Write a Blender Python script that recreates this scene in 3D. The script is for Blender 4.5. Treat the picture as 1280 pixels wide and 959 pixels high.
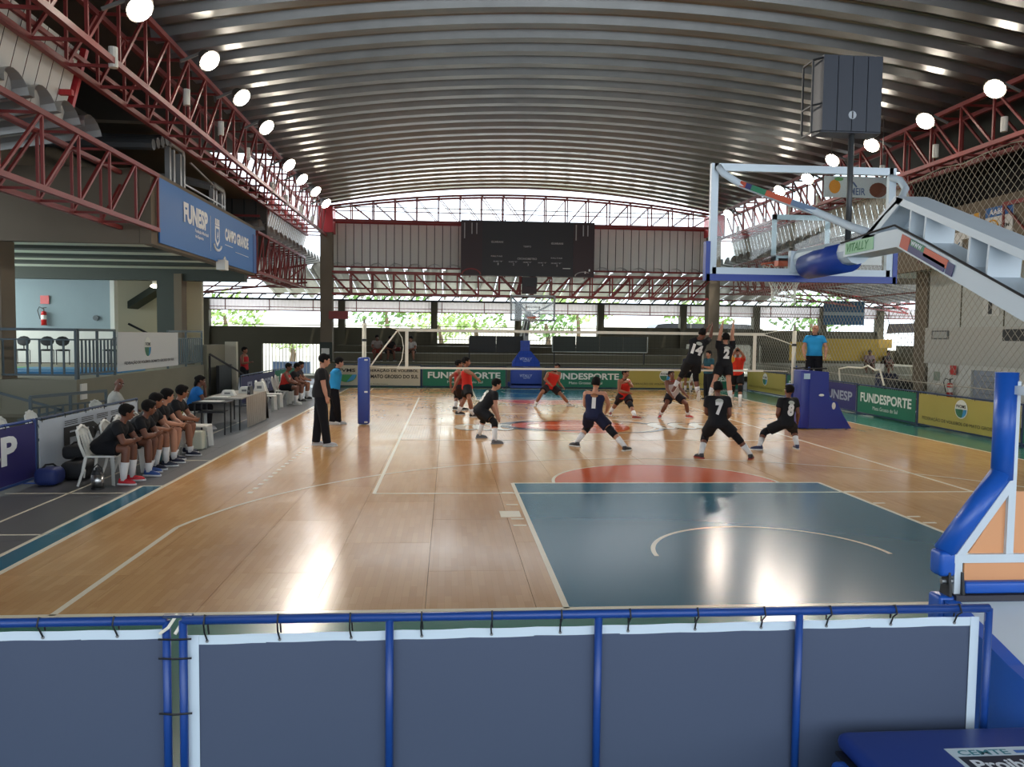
import bpy, bmesh, math, random
from mathutils import Vector, Matrix, Quaternion
from mathutils.bvhtree import BVHTree
random.seed(7)
PI = math.pi
for o in list(bpy.data.objects): bpy.data.objects.remove(o)
SC = bpy.context.scene
COL = SC.collection

# ---------------- camera (pose solved from the court lines) ----------------
F_PX, YAW, PIT, ROL = 1015.783, 0.0785754, 0.0584305, 0.0118432
CAM = Vector((-3.45456, -20.63558, 2.27802))
FW = Vector((math.sin(YAW)*math.cos(PIT), math.cos(YAW)*math.cos(PIT), -math.sin(PIT)))
_rt = Vector((math.cos(YAW), -math.sin(YAW), 0)); _up = _rt.cross(FW)
RT = _rt*math.cos(ROL) + _up*math.sin(ROL)
UP = _up*math.cos(ROL) - _rt*math.sin(ROL)
cd = bpy.data.cameras.new('camera'); cam = bpy.data.objects.new('camera', cd); COL.objects.link(cam)
cd.sensor_width = 36; cd.lens = F_PX*36/1280; cd.clip_end = 500; cd.clip_start = 0.05
M3 = Matrix((RT, UP, -FW)).transposed()
cam.matrix_world = Matrix.Translation(CAM) @ M3.to_4x4()
SC.camera = cam

# ---------------- world, sun, exposure ----------------
w = bpy.data.worlds.new('world'); SC.world = w; w.use_nodes = True
bg = w.node_tree.nodes['Background']
bg.inputs[0].default_value = (0.80, 0.90, 1.0, 1); bg.inputs[1].default_value = 2.3
sl = bpy.data.lights.new('sun', 'SUN'); sl.energy = 3.0; sl.angle = 0.05; sl.color = (1, .95, .85)
so = bpy.data.objects.new('sun', sl); COL.objects.link(so)
so.rotation_euler = (math.radians(28), math.radians(12), 0)
SC.view_settings.view_transform = 'Standard'; SC.view_settings.look = 'None'
SC.cycles.caustics_reflective = False; SC.cycles.blur_glossy = 1.0
SC.view_settings.gamma = 1; SC.view_settings.use_curve_mapping = False
SC.view_settings.exposure = 0.38

def area_light(name, loc, target, sx, sy, power, color=(1, 1, 1), spread=PI):
    l = bpy.data.lights.new(name, 'AREA'); l.shape = 'RECTANGLE'; l.size = sx; l.size_y = sy
    l.energy = power; l.color = color; l.spread = spread
    o = bpy.data.objects.new(name, l); COL.objects.link(o); o.location = loc
    d = (Vector(target)-Vector(loc)); o.rotation_euler = d.to_track_quat('-Z', 'Y').to_euler()
    return o
# daylight coming through the openings of the perimeter
area_light('daylight_far_windows', (0, 23.0, 3.0), (0, 10, 1.0), 30, 1.6, 260, (.93, 1, .95))
area_light('daylight_far_clerestory', (0, 18.8, 7.9), (0, 5, 4.0), 16, .9, 260, (.95, .98, 1))
area_light('daylight_rear_openings', (0, -25.0, 3.2), (0, -5, 2.2), 20, 4.0, 420, (.86, .93, 1))
area_light('daylight_left_openings', (-20.6, 3.0, 3.4), (-10, 3, 2.0), 12, 1.4, 500, (.92, 1, .97))
area_light('daylight_right_openings', (20.6, 3.0, 3.2), (10, 3, 2.0), 14, 1.6, 350, (.95, 1, .97))

# ---------------- small helpers ----------------
def ray(x, y): return FW*F_PX + RT*(x-640) + UP*(479.5-y)
def at(x, y, ax, v):
    """world point seen at photo pixel x, y on the plane ax = v"""
    d = ray(x, y); k = 'XYZ'.index(ax); return CAM + d*((v-CAM[k])/d[k])
def proj(P):
    d = Vector(P)-CAM; z = d.dot(FW); return (640+F_PX*d.dot(RT)/z, 479.5-F_PX*d.dot(UP)/z)

def lin(c):
    if isinstance(c, str):
        c = [int(c[i:i+2], 16)/255 for i in (0, 2, 4)]
    return tuple((x/12.92 if x <= .04045 else ((x+.055)/1.055)**2.4) for x in c[:3])
MATS = {}
def mat(name, col, rough=.6, metal=0, var=0.0, scale=6, bump=0, emit=0, spec=.5, coat=0, alpha=1, trans=0):
    if name in MATS: return MATS[name]
    m = bpy.data.materials.new(name); m.use_nodes = True; nt = m.node_tree; b = nt.nodes['Principled BSDF']
    c = lin(col); b.inputs['Base Color'].default_value = (*c, 1); b.inputs['Roughness'].default_value = rough
    b.inputs['Metallic'].default_value = metal; b.inputs['Specular IOR Level'].default_value = spec
    b.inputs['Coat Weight'].default_value = coat
    if var or bump:
        tc = nt.nodes.new('ShaderNodeTexCoord'); n = nt.nodes.new('ShaderNodeTexNoise')
        n.inputs['Scale'].default_value = scale; n.inputs['Detail'].default_value = 5
        nt.links.new(tc.outputs['Object'], n.inputs['Vector'])
        if var:
            r = nt.nodes.new('ShaderNodeMix'); r.data_type = 'RGBA'
            r.inputs[6].default_value = (*[x*(1-var) for x in c], 1); r.inputs[7].default_value = (*[min(1, x*(1+var)) for x in c], 1)
            nt.links.new(n.outputs['Fac'], r.inputs[0]); nt.links.new(r.outputs[2], b.inputs['Base Color'])
        if bump:
            bp = nt.nodes.new('ShaderNodeBump'); bp.inputs['Strength'].default_value = bump; bp.inputs['Distance'].default_value = .01
            nt.links.new(n.outputs['Fac'], bp.inputs['Height']); nt.links.new(bp.outputs[0], b.inputs['Normal'])
    if emit:
        b.inputs['Emission Color'].default_value = (*c, 1); b.inputs['Emission Strength'].default_value = emit
    if trans: b.inputs['Transmission Weight'].default_value = trans
    if alpha < 1: b.inputs['Alpha'].default_value = alpha
    MATS[name] = m; return m

class MB:
    """collects shapes; build() links them as ONE mesh object"""
    def __init__(s): s.v = []; s.f = []; s.m = []; s.k = 0
    def add(s, vs, fs):
        n = len(s.v); s.v += [Vector(p) for p in vs]; s.f += [tuple(i+n for i in f) for f in fs]; s.m += [s.k]*len(fs); return s
    def box(s, a, b, R=None, c=None):
        x0, y0, z0 = a; x1, y1, z1 = b
        vs = [Vector(p) for p in ((x0,y0,z0),(x1,y0,z0),(x1,y1,z0),(x0,y1,z0),(x0,y0,z1),(x1,y0,z1),(x1,y1,z1),(x0,y1,z1))]
        if R is not None: vs = [R @ p + Vector(c) for p in vs]
        return s.add(vs, [(3,2,1,0),(4,5,6,7),(0,1,5,4),(1,2,6,5),(2,3,7,6),(3,0,4,7)])
    def bar(s, p, q, w, h=None, up=(0, 0, 1)):
        """rectangular bar from p to q"""
        p = Vector(p); q = Vector(q); d = (q-p).normalized(); h = h or w; up = Vector(up)
        sd = d.cross(up)
        if sd.length < 1e-4: sd = d.cross(Vector((0, 1, 0)))
        sd.normalize(); u = sd.cross(d); a = sd*w/2; b = u*h/2
        vs = [p-a-b, p+a-b, p+a+b, p-a+b, q-a-b, q+a-b, q+a+b, q-a+b]
        return s.add(vs, [(0,3,2,1),(4,5,6,7),(0,1,5,4),(1,2,6,5),(2,3,7,6),(3,0,4,7)])
    def cone(s, p, r, q, r2, n=8, cap=True):
        p = Vector(p); q = Vector(q); d = (q-p)
        if d.length < 1e-6: return s
        Q = d.to_track_quat('Z', 'Y'); vs = []
        for c, rr in ((p, r), (q, r2)):
            for i in range(n):
                a = 2*PI*i/n; vs.append(c + Q @ Vector((math.cos(a)*rr, math.sin(a)*rr, 0)))
        fs = [(i, (i+1) % n, n+(i+1) % n, n+i) for i in range(n)]
        if cap: fs += [tuple(range(n-1, -1, -1)), tuple(range(n, 2*n))]
        return s.add(vs, fs)
    def tube(s, pts, r, n=8, closed=False):
        pts = [Vector(p) for p in pts]; R = r if isinstance(r, (list, tuple)) else [r]*len(pts)
        m = len(pts); vs = []; prev = None
        for i, p in enumerate(pts):
            if closed: d = pts[(i+1) % m]-pts[i-1]
            else: d = (pts[min(i+1, m-1)]-pts[max(i-1, 0)])
            d.normalize()
            if prev is None: u = d.cross(Vector((0, 0, 1)) if abs(d.z) < .9 else Vector((1, 0, 0))).normalized()
            else: u = (prev-d*prev.dot(d)).normalized()
            prev = u; v = d.cross(u)
            for k in range(n):
                a = 2*PI*k/n; vs.append(p+(u*math.cos(a)+v*math.sin(a))*R[i])
        fs = []
        for i in range(m if closed else m-1):
            j = (i+1) % m
            for k in range(n): fs.append((i*n+k, i*n+(k+1) % n, j*n+(k+1) % n, j*n+k))
        if not closed: fs += [tuple(range(n-1, -1, -1)), tuple((m-1)*n+k for k in range(n))]
        return s.add(vs, fs)
    def ell(s, c, r, R=None, nu=12, nv=8):
        c = Vector(c); vs = []; fs = []
        R = R or Matrix.Identity(3)
        for j in range(1, nv):
            t = PI*j/nv
            for i in range(nu):
                a = 2*PI*i/nu; vs.append(c+R @ Vector((r[0]*math.sin(t)*math.cos(a), r[1]*math.sin(t)*math.sin(a), r[2]*math.cos(t))))
        for j in range(nv-2):
            for i in range(nu): fs.append((j*nu+i, (j+1)*nu+i, (j+1)*nu+(i+1) % nu, j*nu+(i+1) % nu))
        T = len(vs); vs += [c+R @ Vector((0, 0, r[2])), c-R @ Vector((0, 0, r[2]))]
        for i in range(nu):
            fs.append((T, i, (i+1) % nu)); fs.append((T+1, (nv-2)*nu+(i+1) % nu, (nv-2)*nu+i))
        return s.add(vs, fs)
    def loft(s, rings, cap=True):
        n = len(rings[0]); vs = [p for r in rings for p in r]; fs = []
        for i in range(len(rings)-1):
            for k in range(n): fs.append((i*n+k, i*n+(k+1) % n, (i+1)*n+(k+1) % n, (i+1)*n+k))
        if cap: fs += [tuple(range(n-1, -1, -1)), tuple((len(rings)-1)*n+k for k in range(n))]
        return s.add(vs, fs)
    def prism(s, pts, d):
        """polygon pts extruded by vector d"""
        n = len(pts); d = Vector(d); vs = [Vector(p) for p in pts]; vs += [p+d for p in vs]
        return s.add(vs, [tuple(range(n-1, -1, -1)), tuple(range(n, 2*n))]+[(i, (i+1) % n, n+(i+1) % n, n+i) for i in range(n)])
    def mesh(s, name, mats, off=Vector((0, 0, 0)), smooth=False):
        me = bpy.data.meshes.new(name); me.from_pydata([tuple(p-off) for p in s.v], [], s.f)
        for m in (mats if isinstance(mats, (list, tuple)) else [mats]): me.materials.append(m)
        if any(s.m): me.polygons.foreach_set('material_index', s.m)
        bm = bmesh.new(); bm.from_mesh(me); bmesh.ops.recalc_face_normals(bm, faces=bm.faces); bm.to_mesh(me); bm.free()
        if smooth: me.polygons.foreach_set('use_smooth', [True]*len(me.polygons))
        return me
    def build(s, name, mats, parent=None, smooth=False, base=None, label=None):
        off = Vector((0, 0, 0))
        if parent is not None:
            r = parent
            while r.parent: r = r.parent
            off = Vector(r.location)
        elif base is not None: off = Vector(base)
        elif s.v:
            xs = [p.x for p in s.v]; ys = [p.y for p in s.v]; zs = [p.z for p in s.v]
            off = Vector(((min(xs)+max(xs))/2, (min(ys)+max(ys))/2, min(zs)))
        o = bpy.data.objects.new(name, s.mesh(name, mats, off, smooth)); COL.objects.link(o)
        if parent is not None: o.parent = parent
        else: o.location = off
        if label: o['label'] = label
        return o
def part(name, me, parent, loc=(0, 0, 0), rot=None, sc=None):
    o = bpy.data.objects.new(name, me); COL.objects.link(o); o.parent = parent; o.location = loc
    if rot is not None: o.rotation_euler = rot
    if sc is not None: o.scale = sc
    return o
def tag(o, label, cat, group=None):
    o['label'] = label; o['category'] = cat
    if group: o['group'] = group
    return o
def thing(name, label, cat, loc=(0, 0, 0), group=None, rz=0):
    o = bpy.data.objects.new(name, None); COL.objects.link(o); o.location = loc; o.rotation_euler = (0, 0, rz); o.empty_display_size = .1
    return tag(o, label, cat, group)
def struct(name, mb, m, **k):
    o = mb.build(name, m, base=(0, 0, 0), **k); o['kind'] = 'structure'; return o
def stuff(o): o['kind'] = 'stuff'; return o
def box(a, b): return MB().box(a, b)
def copy_tree(o, parent=None):
    c = o.copy(); COL.objects.link(c); c.parent = parent
    for ch in o.children: copy_tree(ch, c)
    return c

def text(name, s, org, ud, vd, w, h, m, parent, lift=.004, bold=0.02, shear=0, depth=.002):
    """lettering in the plane org + u*ud + v*vd, stretched to w x h; org = lower left corner"""
    cu = bpy.data.curves.new(name, 'FONT'); cu.body = s; cu.offset = bold; cu.resolution_u = 3; cu.shear = shear
    t = bpy.data.objects.new('t', cu); COL.objects.link(t)
    dg = bpy.context.evaluated_depsgraph_get(); me = bpy.data.meshes.new_from_object(t.evaluated_get(dg))
    bpy.data.objects.remove(t); bpy.data.curves.remove(cu)
    xs = [v.co.x for v in me.vertices]; ys = [v.co.y for v in me.vertices]
    x0, x1, y0, y1 = min(xs), max(xs), min(ys), max(ys); ud = Vector(ud).normalized(); vd = Vector(vd).normalized(); n = ud.cross(vd)
    r = parent
    while r.parent: r = r.parent
    off = Vector(r.location)
    for v in me.vertices:
        a = (v.co.x-x0)/(x1-x0)*w; b = (v.co.y-y0)/(y1-y0)*h
        v.co = Vector(org)+ud*a+vd*b+n*lift-off
    me.materials.clear(); me.materials.append(m)
    o = bpy.data.objects.new(name, me); COL.objects.link(o); o.parent = parent; return o
# ================= MATERIALS =================
def wood_mat():
    m = bpy.data.materials.new('court_wood'); m.use_nodes = True; nt = m.node_tree; b = nt.nodes['Principled BSDF']; N = nt.nodes.new; L = nt.links.new
    g = N('ShaderNodeNewGeometry'); mp = N('ShaderNodeMapping'); mp.inputs['Rotation'].default_value = (0, 0, PI/2); L(g.outputs['Position'], mp.inputs['Vector'])
    br = N('ShaderNodeTexBrick'); L(mp.outputs[0], br.inputs['Vector']); br.inputs['Scale'].default_value = 1
    br.inputs['Brick Width'].default_value = .46; br.inputs['Row Height'].default_value = .062; br.inputs['Mortar Size'].default_value = .0008
    br.inputs['Color1'].default_value = (*lin('cfa572'), 1); br.inputs['Color2'].default_value = (*lin('c39665'), 1); br.inputs['Mortar'].default_value = (*lin('ad8253'), 1)
    br.inputs['Bias'].default_value = -.1; br.offset = .37
    no = N('ShaderNodeTexNoise'); no.inputs['Scale'].default_value = .55; no.inputs['Detail'].default_value = 4; L(g.outputs['Position'], no.inputs['Vector'])
    oi = N('ShaderNodeObjectInfo'); ad = N('ShaderNodeMath'); ad.operation = 'MULTIPLY_ADD'; ad.inputs[1].default_value = .35; L(oi.outputs['Random'], ad.inputs[0]); L(no.outputs['Fac'], ad.inputs[2])
    mx = N('ShaderNodeMix'); mx.data_type = 'RGBA'; mx.blend_type = 'MULTIPLY'; mx.inputs[0].default_value = 1
    cr = N('ShaderNodeValToRGB'); cr.color_ramp.elements[0].position = .35; cr.color_ramp.elements[0].color = (.80, .76, .72, 1); cr.color_ramp.elements[1].position = .95; cr.color_ramp.elements[1].color = (1, 1, 1, 1)
    L(ad.outputs[0], cr.inputs[0]); L(br.outputs['Color'], mx.inputs[6]); L(cr.outputs[0], mx.inputs[7]); L(mx.outputs[2], b.inputs['Base Color'])
    n2 = N('ShaderNodeTexNoise'); n2.inputs['Scale'].default_value = .7; n2.inputs['Detail'].default_value = 2; L(g.outputs['Position'], n2.inputs['Vector'])
    mr = N('ShaderNodeMapRange'); mr.inputs[1].default_value = .3; mr.inputs[2].default_value = .7; mr.inputs[3].default_value = .15; mr.inputs[4].default_value = .22; L(n2.outputs['Fac'], mr.inputs[0]); L(mr.outputs[0], b.inputs['Roughness'])
    b.inputs['Specular IOR Level'].default_value = .27
    return m
WOOD = wood_mat()
def paint(name, col, r=.2): return mat(name, col, rough=r, var=.06, scale=.3, spec=.22)
BLUEP = paint('paint_blue', '1c6078'); ORAP = paint('paint_orange', 'c25529'); TEAL = paint('paint_teal', '3f7a6c'); LINE = paint('line_paint', 'e8e0ca')
MAT_GREY = mat('apron_grey', '4c4d50', .42, var=.12, scale=1.5)
CONC = mat('concrete_taupe', '6b6152', .85, var=.10, scale=1.3, bump=.1)
CONC_D = mat('concrete_olive', '54503f', .85, var=.12, scale=1.3, bump=.1)
CONC_G = mat('concrete_greygreen', '7b7867', .85, var=.08, scale=1.3)
DGREEN = mat('paint_dark_green', '2a332c', .6, var=.1)
SOFFIT = mat('soffit_pale', 'd3dccd', .8)
PALEBLUE = mat('wall_pale_blue', '7f9096', .8, var=.05, scale=2)
CREAM = mat('wall_cream', 'cfc8ac', .85)
WHITE = mat('wall_white', 'c8cac4', .75, var=.04)
RED = mat('steel_red', '82302d', .5, var=.12, scale=3)
RED_B = mat('steel_red_bright', 'b0262b', .45)
def galv(name, col='a7a6a0', r=.36, metal=.85):
    m = bpy.data.materials.new(name); m.use_nodes = True; nt = m.node_tree; b = nt.nodes['Principled BSDF']; N = nt.nodes.new; L = nt.links.new
    g = N('ShaderNodeNewGeometry'); n = N('ShaderNodeTexNoise'); n.inputs['Scale'].default_value = 1.6; n.inputs['Detail'].default_value = 6; L(g.outputs['Position'], n.inputs['Vector'])
    c = lin(col); mx = N('ShaderNodeMix'); mx.data_type = 'RGBA'; mx.inputs[6].default_value = (*[x*.72 for x in c], 1); mx.inputs[7].default_value = (*[x*1.15 for x in c], 1)
    L(n.outputs['Fac'], mx.inputs[0]); L(mx.outputs[2], b.inputs['Base Color']); b.inputs['Metallic'].default_value = metal; b.inputs['Roughness'].default_value = r
    return m
GALV = galv('galvanised_roof', '858583', .30); GALV2 = galv('galvanised_ring', 'b3b3b0', .42, .6)
CLAD = mat('cladding_grey', 'cbcbc5', .6, metal=.0, var=.04)
def fascia_mat():
    m = bpy.data.materials.new('fascia_translucent'); m.use_nodes = True; nt = m.node_tree; N = nt.nodes.new; L = nt.links.new
    nt.nodes.remove(nt.nodes['Principled BSDF']); out = nt.nodes['Material Output']
    d = N('ShaderNodeBsdfDiffuse'); t = N('ShaderNodeBsdfTranslucent'); mx = N('ShaderNodeMixShader')
    d.inputs[0].default_value = (.6, .58, .58, 1); t.inputs[0].default_value = (.62, .56, .57, 1); mx.inputs[0].default_value = .6
    L(d.outputs[0], mx.inputs[1]); L(t.outputs[0], mx.inputs[2]); L(mx.outputs[0], out.inputs[0]); return m
FASC = fascia_mat()
BARB = mat('frame_blue', '163f86', .4); BARB_D = mat('frame_blue_dark', '1b3050', .45)
GLASS = mat('glass', 'ffffff', .02, trans=1, spec=.5)
def clear_glass():
    m = bpy.data.materials.new('clear_board'); m.use_nodes = True; nt = m.node_tree; N = nt.nodes.new; L = nt.links.new
    nt.nodes.remove(nt.nodes['Principled BSDF']); out = nt.nodes['Material Output']
    t = N('ShaderNodeBsdfTransparent'); t.inputs[0].default_value = (.9, .93, .92, 1); g = N('ShaderNodeBsdfGlossy'); g.inputs['Roughness'].default_value = .03
    mx = N('ShaderNodeMixShader'); mx.inputs[0].default_value = .03
    L(t.outputs[0], mx.inputs[1]); L(g.outputs[0], mx.inputs[2]); L(mx.outputs[0], out.inputs[0]); return m
CLEAR = clear_glass()
WPAINT = mat('white_paint', 'c9d3da', .4, var=.03); WPLAS = mat('white_plastic', 'd6d6cf', .45)
BLACK = mat('black', '17181b', .5); TAPE = mat('net_tape', 'e0dccb', .7)

# ================= FLOOR =================
fl = struct('floor', MB().box((-40, -30, -.35), (40, 40, -.06)), MAT_GREY)
def on_floor(name, mb, m): return mb.build(name, m, fl)
# wood panels, each its own piece
PW, PL = .93, 2.21; gap = .004
pm = MB().box((0, 0, -.05), (PW-gap, PL-gap, 0)).mesh('floor_panel', WOOD)
i = 0
x = -3.63-PW*4.32
x = -7.66
cols = []
for k in range(17):
    x0 = -3.63+PW*(k-4)
    cols.append((max(x0, -7.6), min(x0+PW, 7.66), k))
cols = [c for c in cols if c[1]-c[0] > .15]
cols.insert(0, (-7.6, -3.63-PW*4, 0)) if -3.63-PW*4 > -7.5 else None
cols.append((-3.63+PW*12, 7.66, 1)) if -3.63+PW*12 < 7.6 else None
npan = 0
for (xa, xb, k) in cols:
    yy = -13.98 + (0 if k % 2 else -1.1)
    while yy < 14.2:
        a = max(yy, -14.02); b2 = min(yy+PL, 14.2)
        if b2-a > .1:
            if abs((b2-a)-PL) < 1e-3 and abs(xb-xa-PW) < 1e-3: part('floor_panel', pm, fl, (xa, a, 0))
            else: on_floor('floor_panel', box((xa, a, -.05), (xb-gap, b2-gap, 0)), WOOD)
            npan += 1
        yy += PL
# aprons
on_floor('teal_apron', box((-9.6, -17.2, -.05), (9.3, -14.03, -.001)), TEAL)
on_floor('teal_apron', box((7.70, -14.02, -.05), (9.75, 14.5, -.001)), TEAL)
on_floor('teal_apron', box((-9.6, 14.22, -.05), (9.75, 16.0, -.001)), TEAL)
on_floor('apron_strip', box((-7.955, -8.35, -.05), (-7.66, 14.2, -.002)), MAT_GREY)
on_floor('blue_band', box((-7.93, -14.02, -.05), (-7.66, -8.35, 0.0)), BLUEP)
# grey mat tiles beside the court
tm = MB().box((0, 0, -.05), (1.94, 2.44, -.002)).mesh('apron_tile', MAT_GREY)
for k in range(13):
    for j, xx in enumerate((-9.9, -11.85)): part('apron_tile', tm, fl, (xx+(.0 if j == 0 else 0), -14.0+2.45*k, 0), None, (1 if True else 1, 1, 1))
def line_box(p, q, w=.05, m=None, z=.0035, name='court_line', zb=.0002):
    p = Vector((*p, 0)); q = Vector((*q, 0)); d = (q-p).normalized(); s = Vector((-d.y, d.x, 0))*w/2
    mb = MB().prism([p-s+Vector((0,0,zb)), q-s+Vector((0,0,zb)), q+s+Vector((0,0,zb)), p+s+Vector((0,0,zb))], (0, 0, z-zb)); return on_floor(name, mb, m or LINE)
def arc_line(c, r, a0, a1, w=.05, m=None, z=.0035, n=48, name='court_line'):
    mb = MB(); P = []
    for i in range(n+1):
        a = math.radians(a0+(a1-a0)*i/n); P.append((math.cos(a), math.sin(a)))
    for i in range(n):
        q = [(c[0]+P[i][0]*(r-w/2), c[1]+P[i][1]*(r-w/2)), (c[0]+P[i][0]*(r+w/2), c[1]+P[i][1]*(r+w/2)), (c[0]+P[i+1][0]*(r+w/2), c[1]+P[i+1][1]*(r+w/2)), (c[0]+P[i+1][0]*(r-w/2), c[1]+P[i+1][1]*(r-w/2))]
        mb.add([(*a, z) for a in q], [(0, 1, 2, 3)])
    return on_floor(name, mb, m or LINE)
def poly_floor(name, pts, m, z): return on_floor(name, MB().prism([(*p, .0001) for p in pts], (0, 0, z)), m)
for s in (-1, 1):
    poly_floor('painted_key', [(-2.45, s*14.0), (2.45, s*14.0), (2.45, s*8.2), (-2.45, s*8.2)], BLUEP, .0012)
    pts = [(1.8*math.cos(math.radians(a)), s*(8.2-1.8*math.sin(math.radians(a)))) for a in range(0, 181, 5)]
    poly_floor('painted_half_circle', pts, ORAP, .0012)
    for sx in (-1, 1): line_box((sx*2.45, s*14), (sx*2.45, s*8.2), .055)
    line_box((-2.45, s*8.2), (2.45, s*8.2), .05)
    if s < 0:
        arc_line((0, -8.2), 1.8, 0, 180); arc_line((0, -12.42), 1.27, 0, 180)
        arc_line((0, -12.42), 6.75, 12, 168, .055, n=80)
        for sx in (-1, 1): line_box((sx*6.6, -14), (sx*6.6, -11.02), .055)
    else:
        arc_line((0, 8.2), 1.8, 180, 360); arc_line((0, 12.42), 1.27, 180, 360); arc_line((0, 12.42), 6.75, 192, 348, .055, n=80)
        for sx in (-1, 1): line_box((sx*6.6, 14), (sx*6.6, 11.02), .055)
    line_box((-7.63, s*14.0), (7.68, s*14.0), .06)
    line_box((-4.5, s*9), (4.5, s*9), .045, z=.004)      # volleyball end line
    line_box((-4.5, s*3), (4.5, s*3), .045, z=.004)      # attack line
    line_box((s*4.5, -9), (s*4.5, 9), .05, z=.0045)      # volleyball side line
    for sx in (-1, 1):
        for yy in (8.95, 9.8, 10.65, 11.0): line_box((sx*2.5, s*yy if s > 0 else -yy), (sx*2.66, s*yy), .05)
line_box((-7.63, -14), (-7.63, 14), .06); line_box((7.68, -14), (7.68, 14), .05)
line_box((-7.95, -14), (-7.95, -8.35), .05); line_box((-7.95, -8.35), (-7.64, -8.35), .04)
line_box((-4.5, 0), (4.5, 0), .045, z=.004)
for k in range(15): line_box((-6.26, -8.95+k*.33), (-6.26, -8.83+k*.33), .07)   # dashed service-side marks
line_box((-8.75, -14), (-8.75, 4), .035); line_box((-9.6, -8.9), (-7.95, -8.9), .03); line_box((-9.6, -11.3), (-7.95, -11.3), .03); line_box((-9.4, -5.9), (-7.65, -5.9), .03)
for k, (a, b3) in enumerate(((3.9, -12.9), (5.3, -12.0))): pass
# tape patch beside the key
poly_floor('tape_patch', [(-2.78, -10.55), (-2.52, -10.55), (-2.52, -10.2), (-2.78, -10.2)], LINE, .003)
# centre emblem: circle, painted swirls and lettering bars
BLKP = paint('paint_black', '2b2723'); WHP = paint('paint_white', 'd9d4c6')
arc_line((0, 0), 1.85, 0, 360, .06, n=72)
def blob(name, c, rx, ry, a0, a1, w, m, z=.005):
    mb = MB(); n = 26
    for i in range(n):
        q = []
        for (ii, sg) in ((i, -1), (i, 1), (i+1, 1), (i+1, -1)):
            t = ii/n; a = math.radians(a0+(a1-a0)*t); ww = w*math.sin(PI*min(max(t, .04), .96))
            q.append((c[0]+math.cos(a)*(rx+sg*ww/2), c[1]+math.sin(a)*(ry+sg*ww/2), z))
        mb.add(q, [(0, 1, 2, 3)])
    return on_floor(name, mb, m)
poly_floor('centre_emblem', [(1.15*math.cos(a*.2), -.2+1.5*math.sin(a*.2)) for a in range(31)], ORAP, .002)
blob('centre_emblem', (-.55, -.1), 1.5, 1.1, 60, 300, .34, BLKP); blob('centre_emblem', (-.5, -.1), 1.15, .8, 70, 290, .4, ORAP, .0055)
blob('centre_emblem', (.7, -.3), 1.3, 1.3, -120, 120, .18, BLKP, .0052)
for k, xx in enumerate((-2.95, -2.5, -2.05)):
    blob('centre_lettering', (xx, -.5), .22, .55, 20, 340, .26, WHP, .0056); blob('centre_lettering', (xx, -.5), .30, .70, 20, 340, .10, BLKP, .0053)
for k, xx in enumerate((2.1, 2.65, 3.2, 3.7)):
    blob('centre_lettering', (xx, -.1), .24, .6, 30, 330+k*5, .3, WHP, .0056); blob('centre_lettering', (xx, -.1), .34, .8, 30, 330, .10, BLKP, .0053)

# ================= MAIN VAULTED ROOF =================
ceil = struct('ceiling', MB().box((-9.6, 17.0, 8.02), (9.6, 17.06, 8.06)), GALV)
def zroof(x): return 8.12+1.02*(1-(x/9.6)**2)
PER = .88
def roof_sheet():
    mb = MB(); prof = [(0, .0), (.30, .0), (.37, .17), (.42, .19), (.76, .19), (.81, .17), (.88, .0)]; n = 28; vs = []
    for i in range(n+1):
        xx = -9.45+18.9*i/n
        for (t, z) in prof: vs.append((xx, t, zroof(xx)+z))
    k = len(prof); fs = [(i*k+j, i*k+j+1, (i+1)*k+j+1, (i+1)*k+j) for i in range(n) for j in range(k-1)]
    return MB().add(vs, fs).mesh('roof_sheet', GALV)
rs = roof_sheet()
for k in range(49): part('roof_sheet', rs, ceil, (0, 17.7-PER*(k+1), 0))
# ================= TRUSSES =================
def box_truss(name, label, p, q, w, h, n, grp='red lattice girders', chord=.10, web=.05, side=(1, 0, 0), up=(0, 0, 1), pattern=0, m=None, cross=True):
    """lattice girder; p,q: lower inner chord ends; second frame offset by side*w, upper chord by up*h"""
    m = m or RED
    p = Vector(p); q = Vector(q); side = Vector(side)*w; U = Vector(up)*h
    t = thing(name, label, 'roof truss', tuple(p), grp)
    for o in (Vector((0, 0, 0)), side, U, U+side): MB().bar(p+o, q+o, chord).build('chord', m, t)
    for i in range(n+1):
        a = p+(q-p)*i/n
        for o in (Vector((0, 0, 0)), side): MB().bar(a+o, a+o+U, web).build('brace', m, t)
        if cross:
            MB().bar(a, a+side, web).build('brace', m, t); MB().bar(a+U, a+U+side, web).build('brace', m, t)
        if i < n:
            b = p+(q-p)*(i+1)/n
            for o in (Vector((0, 0, 0)), side):
                if pattern == 0: MB().bar(a+o, b+o+U, web).build('brace', m, t)
                elif pattern == 3: MB().bar(a+o+U, b+o, web).build('brace', m, t)
                else: MB().bar(a+o, b+o+U, web).build('brace', m, t)
    return t
box_truss('roof_truss', 'long red lattice girder under the left edge of the vault, blue sign below it', (-9, -16, 6.72), (-9, 17, 6.72), .85, 1.3, 27, side=(-1, 0, 0))
box_truss('roof_truss', 'long red lattice girder under the right edge of the vault above the safety net', (9, -16, 6.84), (9, 17, 6.84), .85, 1.2, 27, side=(1, 0, 0))
# lower ring girders left and right
for s, lab, lab2 in ((-1, 'short red lattice girder left of the blue sign, nearest the camera', 'red lattice girder between the blue sign and the left concrete column'),
                     (1, 'short red lattice girder along the right gallery nearest the camera', 'red lattice girder on the right in line with the far concrete column')):
    box_truss('roof_truss', lab, (s*9.95, -16, 4.55 if s < 0 else 4.4), (s*9.95, -1.7, 4.55 if s < 0 else 4.4), .7, 1.2, 11, side=(s, 0, 0), chord=.09, web=.045)
    box_truss('roof_truss', lab2, (s*9.95, 7.75, 4.35), (s*9.95, 17, 4.35), .7, 1.35, 10, side=(s, 0, 0), chord=.09, web=.045)
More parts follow.
